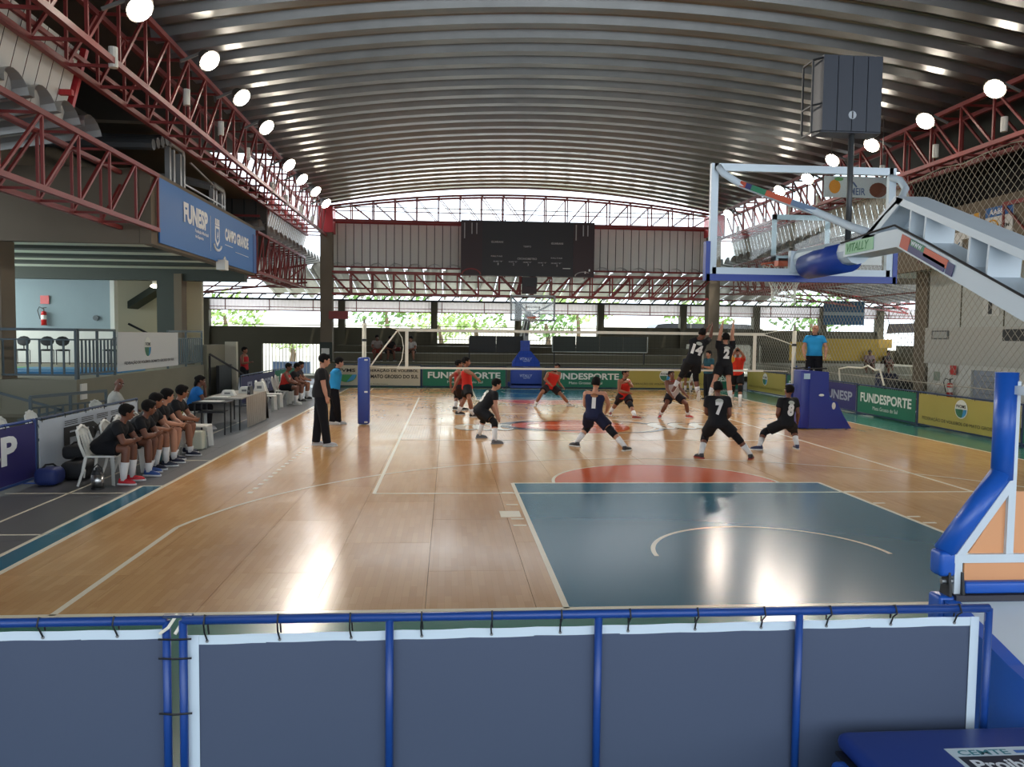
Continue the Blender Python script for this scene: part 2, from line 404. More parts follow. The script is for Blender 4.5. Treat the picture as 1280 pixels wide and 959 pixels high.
# far lower girder and far arch girder
for sx, lab in ((-1, 'red lattice girder below the scoreboard, half left of it'), (1, 'red lattice girder below the scoreboard, half right of it')):
    box_truss('roof_truss', lab, (-8.9 if sx < 0 else .35, 17.0, 4.12), (-.15 if sx < 0 else 8.9, 17.0, 4.12), .6, .98, 9 if sx < 0 else 9, side=(0, 1, 0), chord=.09, web=.06, pattern=3 if sx < 0 else 0)
t = thing('arch_truss', 'shallow red arched lattice girder at the far end of the vault', 'roof truss', (0, 17, 7.45))
N_ = 18
def ztop(x): return 8.02+.70*(1-(x/9.0)**2)
for dy in (0, .7):
    pts = [Vector((-8.9+17.8*i/N_, 17.0+dy, ztop(-8.9+17.8*i/N_))) for i in range(N_+1)]
    for i in range(N_): MB().bar(pts[i], pts[i+1], .09).build('chord', RED, t)
    MB().bar((-8.9, 17+dy, 7.42), (8.9, 17+dy, 7.42), .11).build('chord', RED, t)
    for i in range(0, N_+1):
        x = pts[i].x; MB().bar((x, 17+dy, 7.42), pts[i], .055).build('brace', RED, t)
        if i < N_:
            x2 = pts[i+1].x
            if i < N_/2: MB().bar((x2, 17+dy, 7.42), pts[i], .035).build('brace', RED, t)
            else: MB().bar((x, 17+dy, 7.42), pts[i+1], .035).build('brace', RED, t)
MB().bar((-8.9, 17, 7.85), (8.9, 17, 7.85), .04).build('chord', RED, t)
# ================= COLUMNS at the far end =================
for s, z in ((-1, 7.0), (1, 7.2)):
    c = MB().box((s*9-.26, 16.9, 0), (s*9+.26, 17.5, z)).build('column', CONC)
    tag(c, 'tall square concrete column at the far %s end of the court' % ('left' if s < 0 else 'right'), 'column')
    cp = MB().box((s*9-.32, 16.8, z-.15), (s*9+.32, 17.75, 8.0)).build('column_cap', RED_B); cp.location = cp.location-c.location; cp.parent = c
    if s < 0:
        b_ = MB().box((s*9-.28, 16.86, 0), (s*9+.28, 16.9, 1.9)); k_ = b_.build('base_paint', DGREEN); k_.location -= c.location; k_.parent = c
        k_ = MB().box((-9.2, 16.82, 1.35), (-8.85, 16.86, 1.62)).build('number_plate', WPLAS); k_.location -= c.location; k_.parent = c
        k_ = MB().box((-8.85, 16.7, 2.95), (-8.0, 16.9, 3.3)).build('bracket', RED); k_.location -= c.location; k_.parent = c
# ================= FAR CLADDING BETWEEN ARCH AND LOWER GIRDER =================
cl = struct('wall_far', MB().box((-8.95, 17.75, 7.30), (8.95, 17.82, 7.42)), RED)
pw = .372; cm = MB().box((0, 0, 0), (pw-.035, .03, 1.98)).mesh('cladding_panel', CLAD)
MB().box((-8.95, 17.80, 5.4), (8.95, 17.84, 7.4)).build('backing', BLACK, cl)
for k in range(48): part('cladding_panel', cm, cl, (-8.95+k*pw, 17.72, 5.40))
MB().bar((-8.95, 17.7, 5.38), (8.95, 17.7, 5.38), .08).build('bottom_rail', RED, cl)
# sides of the hall: cladding between the long girders and the lower ring
for s in (-1, 1):
    nm = struct('wall_left' if s < 0 else 'wall_right', MB().box((s*9.9-.03, -16, 6.98), (s*9.9+.03, 17.0, 7.06)), RED)
    ym = 7.75
    def spanel(wd):
        wd += .03; p = MB(); h0 = 5.93; h1 = 7.15; xo = -.28
        return p.add([(s*(10.22), 0, h0-.0), (s*10.22, wd-.05, h0), (s*9.9, wd-.05, h1), (s*9.9, 0, h1), (s*10.25, wd-.05, h0), (s*9.93, wd-.05, h1), (s*10.25, wd, h0), (s*9.93, wd, h1)],
            [(0, 1, 2, 3), (1, 4, 5, 2), (4, 6, 7, 5)]).mesh('cladding_panel', CLAD)
    sm = spanel(.372)
    ya = -16
    while ya < -5.8: part('cladding_panel', sm, nm, (0, ya, 0)); ya += .372
    ya = 9.9 if s < 0 else 2.6
    while ya < 17.4: part('cladding_panel', sm, nm, (0, ya, 0)); ya += .372
    for yy in (-5.4, 9.85 if s < 0 else 2.55): MB().bar((s*10.26, yy, 5.9), (s*9.9, yy, 7.25), .10).build('edge_trim', RED_B if yy < 0 else RED, nm)
# ================= RING ROOF =================
def half_pipe(L, name, m=GALV2):
    mb = MB(); n = 8; vs = []
    for (u) in (0, L):
        for i in range(n+1):
            a = PI*i/n; vs.append((u, .04+.36*(1-math.cos(a)), .30*math.sin(a)))
        vs.append((u, .88, -.0)); 
    k = n+2
    return MB().add(vs, [(i, i+1, k+i+1, k+i) for i in range(k-1)]).mesh(name, m)
SLP = math.atan2(1.7, 10.0)
hp = half_pipe(10.2, 'roof_sheet')
ring = struct('ring_roof', MB().box((-20.3, -16, 4.15), (-20.2, 22, 4.25)), RED)
for s in (-1, 1):
    ys = [-16.9+.88*k for k in range(14)]+[8.0+.88*k for k in range(16)]
    for yy in ys:
        L = 1.0
        if yy > 17: L = 1.0
        o = part('roof_sheet', hp, ring, (s*9.95, yy if s < 0 else yy+.88, 5.92), None)
        o.rotation_euler = Matrix(((s*math.cos(SLP), 0, 0), (0, 1, 0), (0, 0, 1))).to_euler() if False else (0, SLP, 0) if s > 0 else (0, SLP, PI)
        if s > 0: o.location = (9.95, yy, 5.92)
        else: o.location = (-9.95, yy+.88, 5.92)
# back ring: sheets run away from the court
hpb = half_pipe(6.2, 'roof_sheet')
for k in range(-3, 27):
    o = part('roof_sheet', hpb, ring, (-9.9+.88*k-.0, 17.6, 5.28)); o.rotation_euler = Matrix.Rotation(PI/2, 3, 'Z').to_euler()
    o.rotation_euler = (Matrix.Rotation(PI/2, 3, 'Z') @ Matrix.Rotation(math.atan2(1.0, 5.5), 3, 'Y')).to_euler(); o.location.x += .88
# purlins of the ring roof seen from below
for yy, zz in ((18.9, 4.85), (20.4, 4.55), (21.8, 4.3)): MB().bar((-22, yy, zz), (22, yy, zz), .07).build('purlin', RED, ring)
for s in (-1, 1):
    for xx, zz in ((12.5, 5.3), (15.0, 4.88), (17.5, 4.45), (19.6, 4.1)): MB().bar((s*xx, 8, zz), (s*xx, 22, zz), .07).build('purlin', RED, ring)
    MB().bar((s*9.9, 17.2, 5.4), (s*21.5, 22, 4.0), .1).build('hip_rafter', RED, ring); MB().bar((s*9.9, 17.2, 4.6), (s*21.5, 22, 3.75), .08).build('hip_rafter', RED, ring)
    for k in range(9):
        a = Vector((s*9.9, 17.2, 5.4)).lerp(Vector((s*21.5, 22, 4.0)), k/9); b = Vector((s*9.9, 17.2, 4.6)).lerp(Vector((s*21.5, 22, 3.75)), (k+1)/9)
        MB().bar(a, b, .05).build('brace', RED, ring)
# perimeter eave lattice with small gaps
MB().bar((-21, 21.75, 4.02), (21, 21.75, 4.02), .10).build('eave_beam', BLACK, ring)
bm_ = MB()
for k in range(60): bm_.bar((-20.8+.7*k, 21.7, 4.03), (-20.6+.7*k, 21.7, 4.26), .06); bm_.bar((-20.4+.7*k, 21.7, 4.26), (-20.6+.7*k, 21.7, 4.26), .05)
stuff(bm_.build('eave_brackets', BLACK, ring))
# ================= PERIMETER WALL (far) with windows =================
pw_ = struct('wall_perimeter', MB().box((-21, 22, 0), (-13.0, 22.3, 2.62)).box((-9.9, 22, 0), (-4.2, 22.3, 2.62)).box((-13.0, 22, 1.74), (-9.9, 22.3, 2.62))
    .box((-4.2, 22, 0), (2.3, 22.3, 1.85)).box((2.3, 22, 0), (4.5, 22.3, 1.85)).box((4.5, 22, 0), (9.0, 22.3, 2.80)).box((9, 22, 1.95), (13.4, 22.3, 2.80)).box((9, 22, 0), (13.4, 22.3, .25))
    .box((13.4, 22, 0), (20.0, 22.3, 2.72)).box((20.0, 22, 0), (24, 22.3, 1.72)), CONC_D)
for x0 in (-20.2, -15.76, -11.4+0, -8.95, -4.2, .18, 4.55, 9.0, 13.0, 16.7, 19.9):
    if x0 == -11.4: continue
    c = MB().box((x0-.17, 21.8, 0), (x0+.17, 22.25, 4.0)).build('perimeter_pillar', CONC_D, pw_)
# fascia sheets
fm = MB()
nn = 6; vs = []
for z in (3.45, 3.98):
    for i in range(nn*2+1): vs.append((i*1.1/(nn*2), (0 if i % 2 else .035), z))
k = nn*2+1; fmesh = MB().add(vs, [(i, i+1, k+i+1, k+i) for i in range(k-1)]).mesh('fascia_sheet', FASC)
for k in range(42): part('fascia_sheet', fmesh, pw_, (-21.4+1.1*k, 22.0, 0))
MB().bar((-21.4, 21.97, 3.62), (24.6, 21.97, 3.62), .035).build('fascia_rail', RED, pw_); MB().bar((-21.4, 21.97, 3.45), (24.6, 21.97, 3.45), .05).build('fascia_rail', RED, pw_)
for k in range(20): MB().bar((-21.4+2.2*k, 21.95, 3.45), (-21.4+2.2*k, 21.95, 3.98), .04).build('fascia_post', RED, pw_)
MB().bar((-15.5, 22.1, 2.72), (20, 22.1, 2.72), .03).build('sill_rail', BLACK, pw_)
# low railings in the lower far openings
for (xa, xb) in ((-4.05, 0.0), (.35, 2.2)):
    rl = thing('railing', 'thin dark railing across the far opening %s the far goal' % ('left of' if xa < 0 else 'right of'), 'railing', (xa, 22.1, 1.85))
    for z in (2.05, 2.45, 2.55): MB().bar((xa, 22.1, z), (xb, 22.1, z), .03).build('rail', BLACK, rl)
    n = int((xb-xa)/.16)
    for i in range(n+1): MB().bar((xa+(xb-xa)*i/n, 22.1, 1.85), (xa+(xb-xa)*i/n, 22.1, 2.5), .018).build('baluster', BLACK, rl)
    if xa > 0: MB().bar((xa+1.3, 22.1, 1.85), (xb, 22.1, 3.2), .03).build('rail', BLACK, rl)
# bleacher steps in front of the perimeter wall
bl = struct('bleacher_steps', MB().box((-9.0, 16.2, 0), (8.9, 18.2, 1.02)), CONC_G)
MB().box((-9, 18.2, 0), (8.9, 20.2, 1.40)).build('step', mat('concrete_step', '615d4c', .85, var=.1, scale=1.3), bl)
MB().box((-9, 20.2, 0), (8.9, 22.0, 1.72)).build('step', CONC_D, bl)
MB().box((-9, 16.1, .98), (8.9, 16.3, 1.04)).build('nosing', CONC_D, bl)

# ================= CLOSURES: unseen rear end added against sky light, dark upper sides =================
DKW = mat('wall_dark_taupe', '4a423b', .85, var=.1)
wr_ = struct('wall_rear_light_block', MB().box((-21, -25.4, 5.4), (21, -25.2, 7.3)).box((-21, -25.4, 0), (21, -25.2, 1.0)), CONC)  # out of view, added to hold back sky light from behind the camera
for x0 in range(-20, 21, 5): MB().box((x0-.2, -25.5, 1.0), (x0+.2, -25.2, 5.4)).build('pillar', CONC, wr_)
for s in (-1, 1):
    a, b = sorted((s*13.6, s*13.8)); w_ = struct('wall_upper_left' if s < 0 else 'wall_upper_right', MB().box((a, -25.2, 5.6), (b, 9.6, 8.4)), DKW)
    a, b = sorted((s*9.3, s*13.8)); MB().box((a, -25.2, 8.36), (b, 8.0, 8.46)).build('roof_edge', DKW, w_)
    a, b = sorted((s*9.95, s*21)); MB().box((a, -25.2, 5.2), (b, -16.8, 5.3)).build('rear_roof_light_block', CONC, w_)  # out-of-view roof strip, added to shut out sky light at the rear
    a, b = sorted((s*20.9, s*21)); MB().box((a, -25.2, 0), (b, 22, 2.0)).build('outer_wall', CONC_D, w_)
# ================= LEFT TWO-STOREY GALLERY =================
FB = BARB
lg = struct('gallery_left', MB().box((-20, -2.0, 4.22), (-10.26, -1.75, 5.85)), CONC)           # end beam facing the camera
MB().box((-10.25, -2.0, 4.22), (-10.0, 7.62, 5.85)).build('front_beam', CONC, lg)
MB().box((-20, -1.75, 4.36), (-10.25, 7.62, 4.9)).build('slab', SOFFIT, lg)
for k, yy in enumerate((.2, 2.4, 4.6)): MB().box((-20, yy, 4.28), (-10.25, yy+.55, 4.36)).build('soffit_beam', DGREEN, lg)
MB().box((-20, 7.2, 3.98), (-10.25, 7.62, 4.36)).build('soffit_beam', DGREEN, lg)
MB().box((-13.9, -2.0, 0), (-13.2, -1.4, 4.25)).build('pillar', CONC, lg)
MB().box((-13.46, -2.12, .55), (-13.22, -2.0, 2.05)).build('pillar_pad', CREAM, lg)
MB().box((-13.05, 7.1, 1.2), (-12.5, 7.62, 4.2)).build('pillar', DGREEN, lg)
MB().box((-12.5, 7.1, 1.2), (-12.25, 7.62, 4.2)).build('pillar_face', CONC, lg)
# upper storey: back wall, dark seating level, ducts
MB().box((-13.6, -1.75, 4.95), (-13.4, 9.5, 6.9)).build('upper_back_wall', CONC, lg)
MB().box((-20, 9.4, 5.0), (-9.98, 9.55, 7.05)).build('upper_end_wall', mat('panel_dark', '4a4743', .7), lg)
for k in range(8): MB().box((-13.3+k*.42, 9.36, 5.9), (-13.27+k*.42, 9.4, 7.2)).build('wall_batten', BLACK, lg)
MB().bar((-13.4, 9.3, 6.45), (-10.2, 9.3, 6.45), .08).build('rail', RED, lg); MB().bar((-20, -5.9, 6.85), (-9.9, -5.9, 6.85), .12).build('rail', RED, lg); MB().bar((-20, -5.9, 6.35), (-9.9, -5.9, 6.35), .09).build('rail', RED_B, lg)
MB().box((-20, -1.0, 7.05), (-9.9, 9.6, 7.12)).build('upper_ceiling', CONC, lg)
MB().box((-20, -3.6, 5.95), (-13.5, -3.4, 7.4)).build('upper_screen_wall', CONC_D, lg)
for k in range(4): MB().tube([(-19, -1.2+k*.3, 6.55+k*.1), (-10.2, -1.2+k*.3, 6.55+k*.1)], .13, 8).build('duct', mat('duct_grey', '5d6062', .5, metal=.5), lg)
def silver_frame(x, y, z0, z1, w):
    t = thing('gallery_frame', 'grey arched frame on the upper gallery above the blue sign, %s' % ('nearer taller one' if y < 3 else 'farther smaller one'), 'metal frame', (x, y, z0))
    m = mat('frame_silver', '9a9c9c', .45, metal=.3)
    for dx, dy in ((0, 0), (0, .3), (0, w), (0, w+.28)): MB().bar((x, y+dy, z0), (x, y+dy, z1-.15), .12).build('post', m, t)
    MB().tube([(x, y, z1-.15), (x, y+.1, z1), (x, y+w+.18, z1), (x, y+w+.28, z1-.15)], .08, 6).build('top_bar', m, t)
    MB().tube([(x-1.6, y, z1+.15), (x-.8, y, z1+.1), (x, y, z1-.1)], .12, 6).build('side_bar', m, t)
    return t
silver_frame(-10.35, .2, 5.85, 6.95, .8); silver_frame(-10.35, 3.9, 5.85, 6.6, .9)
rl = MB().bar((-10.3, 1.8, 6.75), (-10.3, 4.4, 6.5), .04).bar((-10.3, 1.2, 6.1), (-10.3, 5.0, 6.1), .04).build('upper_rail', mat('frame_silver', '9a9c9c'), lg)
# blue sign on the front beam
SIGN = mat('sign_blue', '2466ad', .55); SIGN2 = mat('sign_blue_deep', '174c92', .55)
sg = thing('hanging_sign', 'long blue banner with white FUNESP and CAMPO GRANDE lettering on the left gallery', 'sign', (-9.96, 3, 4.3))
MB().box((-9.98, -1.6, 4.28), (-9.95, 7.55, 5.74)).build('banner', SIGN, sg)
MB().box((-9.99, 7.15, 4.28), (-9.94, 7.6, 5.55)).build('banner_end', SIGN2, sg)
WH = mat('letter_white', 'e4e8ea', .6); BL = mat('letter_black', '141414', .6)
Y_ = (0, 1, 0); Z_ = (0, 0, 1)
text('lettering', 'FUNESP', (-9.95, .05, 4.98), Y_, Z_, 2.0, .50, WH, sg, bold=.05, lift=.01)
text('lettering', 'Fundação Municipal', (-9.95, .95, 4.82), Y_, Z_, 1.15, .11, WH, sg, lift=.01)
text('lettering', 'de Esporte', (-9.95, .95, 4.68), Y_, Z_, .7, .11, WH, sg, lift=.01)
MB().box((-9.945, 2.30, 4.5), (-9.94, 2.32, 5.45)).build('divider', WH, sg)
em = MB(); cy = 2.95
em.prism([(-9.945, cy-.22, 5.25), (-9.945, cy-.22, 4.85), (-9.945, cy, 4.68), (-9.945, cy+.22, 4.85), (-9.945, cy+.22, 5.25)], (.006, 0, 0))
for k in range(3): em.box((-9.945, cy-.2+k*.15, 5.29), (-9.938, cy-.1+k*.15, 5.45))
em.box((-9.945, cy-.22, 5.27), (-9.938, cy+.22, 5.31)); em.tube([(-9.94, cy+.38*math.sin(a), 4.78-.2*math.cos(a)) for a in (-1.3, -.9, -.45, 0, .45, .9, 1.3)], .035, 6)
em.build('emblem', WH, sg)
MB().prism([(-9.938, cy-.14, 5.18), (-9.938, cy-.14, 4.9), (-9.938, cy, 4.78), (-9.938, cy+.14, 4.9), (-9.938, cy+.14, 5.18)], (.006, 0, 0)).build('emblem_field', SIGN, sg)
text('lettering', 'A', (-9.932, cy-.08, 4.9), Y_, Z_, .16, .2, WH, sg, lift=.004)
text('lettering', 'CAMPO GRANDE', (-9.95, 3.75, 4.96), Y_, Z_, 2.75, .36, WH, sg, bold=.05, lift=.01)
MB().box((-9.945, 3.75, 4.82), (-9.94, 4.6, 4.84)).box((-9.945, 4.9, 4.72), (-9.94, 6.5, 4.735)).build('underline', WH, sg)
t = thing('camera_box', 'small white box fixed under the lower edge of the blue sign', 'box', (-9.9, 3.1, 4.05))
MB().box((-10.0, 3.0, 4.05), (-9.75, 3.35, 4.33)).build('housing', WPLAS, t); MB().tube([(-9.8, 3.05, 4.33), (-9.8, 3.15, 4.42), (-9.8, 3.28, 4.33)], .02, 6).build('handle', WPLAS, t)
# room behind / under the gallery, standing on the platform
rm = struct('wall_left_room', MB().box((-19.5, 8.0, 1.2), (-14.82, 8.2, 4.1)), PALEBLUE)
MB().box((-19.5, 7.96, 1.2), (-14.82, 8.0, 2.27)).build('lower_wall', WHITE, rm)
MB().box((-14.86, 7.9, 1.2), (-14.72, 8.2, 4.1)).build('door_jamb', WHITE, rm)
MB().box((-17.8, 10.5, 1.2), (-12.6, 10.7, 4.3)).build('stair_wall', CREAM, rm)
MB().box((-13.35, 8.2, 1.2), (-13.25, 10.5, 4.3)).build('stair_wall', CREAM, rm)
MB().prism([(-14.9, 9.5, 3.1), (-13.4, 9.5, 4.1), (-13.4, 9.5, 4.35), (-14.9, 9.5, 3.35)], (0, 1.0, 0)).build('stair_flight', DGREEN, rm)
MB().bar((-14.8, 9.3, 2.55), (-13.9, 9.3, 2.1), .07).build('handrail', BLACK, rm)
MB().box((-20, -2, 1.2), (-19.8, 8.2, 2.2)).build('outer_wall', PALEBLUE, rm)
MB().box((-13.55, 10.40, 2.5), (-13.38, 10.5, 3.5)).build('window_pane', mat('yellow_glass_glow', 'd6d28a', .3, emit=.5), rm)  # pane made to glow by itself in place of light behind it
t = thing('ceiling_lamp', 'small round lamp glowing in the stairwell left of the dark green pillar', 'lamp', (-13.7, 9.0, 3.83))
MB().ell((-13.75, 9.0, 3.88), (.17, .17, .07)).build('diffuser', mat('lamp_glow_small', 'fff6e0', emit=6), t); MB().cone((-13.75, 9.0, 3.93), .1, (-13.75, 9.0, 4.05), .1).build('base', WPLAS, t)
# platform with front wall and railing
pf = struct('platform_left', MB().box((-20, -2.1, 0), (-11.6, 7.25, 1.2)), CONC_G)
MB().box((-11.9, 7.25, 0), (-11.5, 9.6, 1.85)).build('end_wall', CONC_G, pf)
MB().box((-11.5, 9.45, 0), (-11.1, 9.7, 1.95)).build('end_post', mat('post_white', 'bdb9a8', .7), pf)
RAIL = mat('rail_grey_blue', '4f5a5e', .5, metal=.3)
def railing(name, label, p, q, z0, h, step, posts=()):
    p = Vector(p); q = Vector(q); t = thing(name, label, 'railing', (p.x, p.y, z0))
    up = Vector((0, 0, 1)); L = (q-p).length; n = max(1, int(L/step))
    MB().bar(p+up*(z0+h), q+up*(z0+h), .06).build('top_rail', RAIL, t)
    MB().bar(p+up*(z0+h-.22), q+up*(z0+h-.22), .035).build('rail', RAIL, t)
    MB().bar(p+up*(z0+.1), q+up*(z0+.1), .04).build('rail', RAIL, t)
    for i in range(n+1):
        a = p+(q-p)*i/n; MB().bar(a+up*(z0+.1), a+up*(z0+h-.22), .035).build('baluster', RAIL, t)
    for f in (0, .5, 1): a = p+(q-p)*f; MB().bar(a+up*z0, a+up*(z0+h), .05).build('post', RAIL, t)
    return t
railing('railing', 'grey steel railing on the raised platform facing the camera, left of the white banner', (-16, -2.0, 0), (-11.65, -2.0, 0), 1.2, 1.1, .25)
railing('railing', 'grey steel railing along the platform front towards the white banner', (-11.65, -1.9, 0), (-11.65, .1, 0), 1.2, 1.1, .20)
railing('railing', 'grey steel railing on the platform right of the white banner', (-11.65, 3.9, 0), (-11.65, 7.2, 0), 1.2, 1.1, .20)
t = thing('banner', 'white banner with shield emblem hung on the platform railing', 'banner', (-11.6, 2, 1.3))
MB().box((-11.6, .1, 1.28), (-11.58, 4.6, 2.26)).build('sheet', mat('banner_white', 'c9ccca', .7), t)
def shield(parent, org, ud, vd, w, h, lift=.006):
    ud = Vector(ud); vd = Vector(vd); n = ud.cross(vd); org = Vector(org)+n*lift
    def poly(name, pts, m, l=0): 
        r = parent
        MB().prism([org+ud*(x*w)+vd*(y*h)+n*l for x, y in pts], n*.003).build(name, m, parent)
    E = [(math.cos(a*PI/12)*.5, math.sin(a*PI/12)*.5) for a in range(24)]
    poly('emblem_ground', E, mat('emblem_pale', 'd5d9d0', .6))
    poly('emblem_half', [(x*.9, y*.9) for x, y in E if y <= .01 and x <= .08]+[(.1, -.43), (.16, .0)], mat('emblem_green', '2c6a4c', .6), .004)
    poly('emblem_half', [(.2, 0), (.08, -.44)]+[(x*.9, y*.9) for x, y in E if y <= .01 and x > .1], mat('emblem_blue', '3390c0', .6), .005)
    text('lettering', 'FVOMS', org-ud*w*.38+vd*h*.06, ud, vd, w*.76, h*.18, BL, parent, lift=.009)
shield(t, (-11.58, 2.1, 1.86), Y_, Z_, .5, .55)
text('lettering', 'FEDERAÇÃO DE VOLEIBOL DE MATO GROSSO DO SUL', (-11.58, .5, 1.42), Y_, Z_, 3.7, .11, BL, t, lift=.006)
# things on the platform
OFF = mat('chair_black', '1c1e22', .6)
def office_chair(x, y, z, rz, label, arms=False):
    t = thing('visitor_chair', label, 'chair', (x, y, z), 'black visitor chairs on the platform', rz)
    def B(mb, name): o = bpy.data.objects.new(name, mb.mesh(name, OFF, Vector((0, 0, 0)))); COL.objects.link(o); o.parent = t
    m = MB().ell((0, 0, .46), (.22, .22, .035)); B(m, 'seat')
    R = Matrix.Rotation(math.radians(80), 3, 'X'); m = MB().ell((0, .2, .74), (.2, .16, .03), R); B(m, 'backrest')
    for sx in (-.18, .18):
        for sy in (-.17, .17): B(MB().cone((sx, sy, 0), .012, (sx, sy, .45), .012, 6), 'leg')
    B(MB().bar((0, .2, .45), (0, .21, .7), .03), 'back_stem')
for k, (xx, lb) in enumerate(((-17.35, 'black visitor chair leftmost on the platform, below the fire extinguisher'), (-16.6, 'second black visitor chair from the left on the platform'), (-15.85, 'third black visitor chair from the left on the platform'), (-15.35, 'black visitor chair by the white jamb on the platform'))):
    office_chair(xx-.3, 6.2, 1.2, .15*k, lb)
for k in range(4): office_chair(-14.5+.42*k, 6.9-.5*k, 1.2, -.5, 'black visitor chair in the tight row beside the doorway, %s of the row' % ('left end', 'second', 'third', 'right end')[k])
for k, (a, b_, c) in enumerate(((-17, -14.9, '4f9a4a'), (-14.9, -11.9, '3d7ea6'))):
    tag(MB().box((a, 1.2, 1.2), (b_, 2.8, 1.27)).build('floor_mat', mat('floor_mat_%d' % k, c, .6)), ('green' if k == 0 else 'blue')+' floor mat lying on the platform behind the railing', 'mat')
    tag(MB().box((a, .2, 1.2), (b_, 1.1, 1.26)).build('floor_mat', mat('floor_mat_b%d' % k, ('5aa5c4', '2f6f9c')[k], .6)), ('light blue' if k == 0 else 'dark blue')+' floor mat nearest the platform railing', 'mat')
FRED = mat('extinguisher_red', 'b3201f', .35)
def extinguisher(x, y, z, fx, label, slabel):
    t = thing('fire_extinguisher', label, 'extinguisher', (x, y, z)); n = Vector(fx)
    MB().cone((x, y, z), .085, (x, y, z+.42), .085, 12).ell((x, y, z+.42), (.085, .085, .06)).build('cylinder', FRED, t, smooth=True)
    MB().cone((x, y, z+.2), .087, (x, y, z+.34), .087, 12).build('label_band', WPLAS, t)
    MB().bar((x, y, z+.46), (x, y, z+.58), .03).bar((x-.05, y, z+.58), (x+.09, y, z+.6), .025).build('valve', BLACK, t)
    MB().tube([(x, y, z+.55), (x-.14, y, z+.62), (x-.2, y, z+.5), (x-.12, y, z+.2)], .013, 6).build('hose', BLACK, t)
    a = MB()
    if abs(n.y) > .5: a.box((x-.14, y-.02+.09, z+.72), (x+.14, y+.09, z+1.0))
    else: a.box((x+.07, y-.14, z+.72), (x+.09, y+.14, z+1.0))
    s_ = tag(a.build('extinguisher_sign', FRED), slabel, 'sign')
    return t
extinguisher(-17.0, 7.87, 2.45, (0, -1, 0), 'red fire extinguisher on the pale blue wall of the platform room', 'red square sign above the extinguisher on the pale blue wall')
tag(MB().cone((-15.35, 7.99, 2.72), .09, (-15.35, 7.92, 2.72), .09, 12).build('wall_vent', mat('vent', '50585c', .6)), 'small round dark fitting on the pale blue wall by the jamb', 'vent')
tag(MB().box((-11.6, -1.95, .75), (-11.57, -1.65, 1.1)).build('notice', WPLAS), 'small white notice on the platform corner wall', 'notice')
t = thing('stair_railing', 'dark handrail of the steps below the platform, left of the railing with bars', 'railing', (-12.8, -4.5, 0))
MB().bar((-13.4, -3.0, 1.15), (-11.5, -3.0, .62), .05).bar((-11.5, -3.0, .62), (-12.4, -3.0, .4), .05).bar((-13.3, -3.0, 0), (-13.3, -3.0, 1.1), .05).build('handrail', RAIL, t)
MB().box((-13.4, -2.9, 0), (-11.9, -2.2, .45)).build('steps', CONC_D, t)
railing('railing', 'low dark railing with upright bars between the steps and the platform corner', (-11.55, -4.2, 0), (-10.9, -2.3, 0), 0, .98, .2)
t = thing('stair_railing', 'black handrail descending beside the tall end post of the platform', 'railing', (-10.9, 8.2, 0))
MB().bar((-11.45, 7.4, 1.55), (-10.6, 8.6, .8), .05).bar((-11.45, 7.4, 0), (-11.45, 7.4, 1.5), .05).build('handrail', BLACK, t)
MB().box((-11.3, 7.6, .1), (-11.2, 9.2, 1.15)).build('panel', BLACK, t)
tag(MB().box((-18.2, 21.6, 3.5), (-17.0, 21.7, 4.2)).build('duct_box', WHITE), 'white rectangular box on the taupe pillar right of the stairwell', 'box')

# ================= RIGHT GALLERY =================
rg = struct('gallery_right', MB().box((10.0, -16, 4.3), (10.25, 7.62, 5.85)), CONC)
MB().box((10.0, 7.4, 4.3), (20, 7.62, 5.85)).build('end_beam', CONC, rg)
MB().box((10.25, -16, 4.5), (20, 7.4, 4.7)).build('slab', SOFFIT, rg)
MB().box((11.7, 4.2, 0), (12.3, 4.85, 4.5)).build('pillar', CONC, rg)
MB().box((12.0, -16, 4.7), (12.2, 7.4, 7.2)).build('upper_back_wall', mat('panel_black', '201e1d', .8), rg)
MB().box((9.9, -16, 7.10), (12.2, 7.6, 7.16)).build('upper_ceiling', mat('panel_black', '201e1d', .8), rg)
rw = struct('wall_right_room', MB().box((11.75, -12, 2.68), (12.0, 4.15, 4.5)), mat('panel_offwhite', 'b9bdb7', .7))
MB().box((11.62, -12, 1.58), (11.8, 4.1, 2.69)).build('parapet', mat('panel_grey', 'b4b5ae', .7), rw)
MB().box((11.7, 1.85, 0), (11.85, 4.0, 1.58)).box((11.7, -.8, 0), (11.85, .55, 1.58)).box((11.7, .55, 1.45), (11.85, 1.85, 1.58)).build('lower_wall', WHITE, rw)
for yy in (2.5, .6): MB().box((11.73, yy, 2.7), (11.75, yy+.03, 4.5)).build('panel_joint', CONC_D, rw)
MB().box((11.66, -1.1, 0), (11.9, -.8, 1.6)).build('pillar', CONC_G, rw)
MB().box((12.5, -14, 0), (12.6, 4.1, 1.58)).build('inner_wall', WHITE, rw)
d = MB().box((11.78, .55, 0), (11.84, 1.85, 1.45)).build('door_1', mat('door_grey', '8a93a0', .5)); d['kind'] = 'structure'
for k in range(8): MB().box((11.765, .57, .1+k*.17), (11.78, 1.5, .12+k*.17)).build('door_slat', mat('door_line', '6b7480', .5), d)
tag(MB().box((11.6, -.75+.0, 2.3), (11.615, .45, 2.62)).build('notice_sign', mat('dark_sign', '2c2e30', .6)), 'dark signboard at the right end of the grey parapet', 'sign')
t = thing('notice_sign', 'small grey framed sign on the parapet near the pillar', 'sign', (11.6, 3.2, 2.3))
MB().box((11.59, 2.85, 2.33), (11.62, 3.7, 2.6)).build('frame', mat('sign_frame', '5a5d5c', .6), t); MB().box((11.58, 2.92, 2.37), (11.59, 3.63, 2.56)).build('face', mat('sign_face', 'a5a8a4', .6), t)
t = thing('wall_switch', 'white wall panel with small dark window above the parapet', 'wall panel', (11.7, 1.0, 3.0))
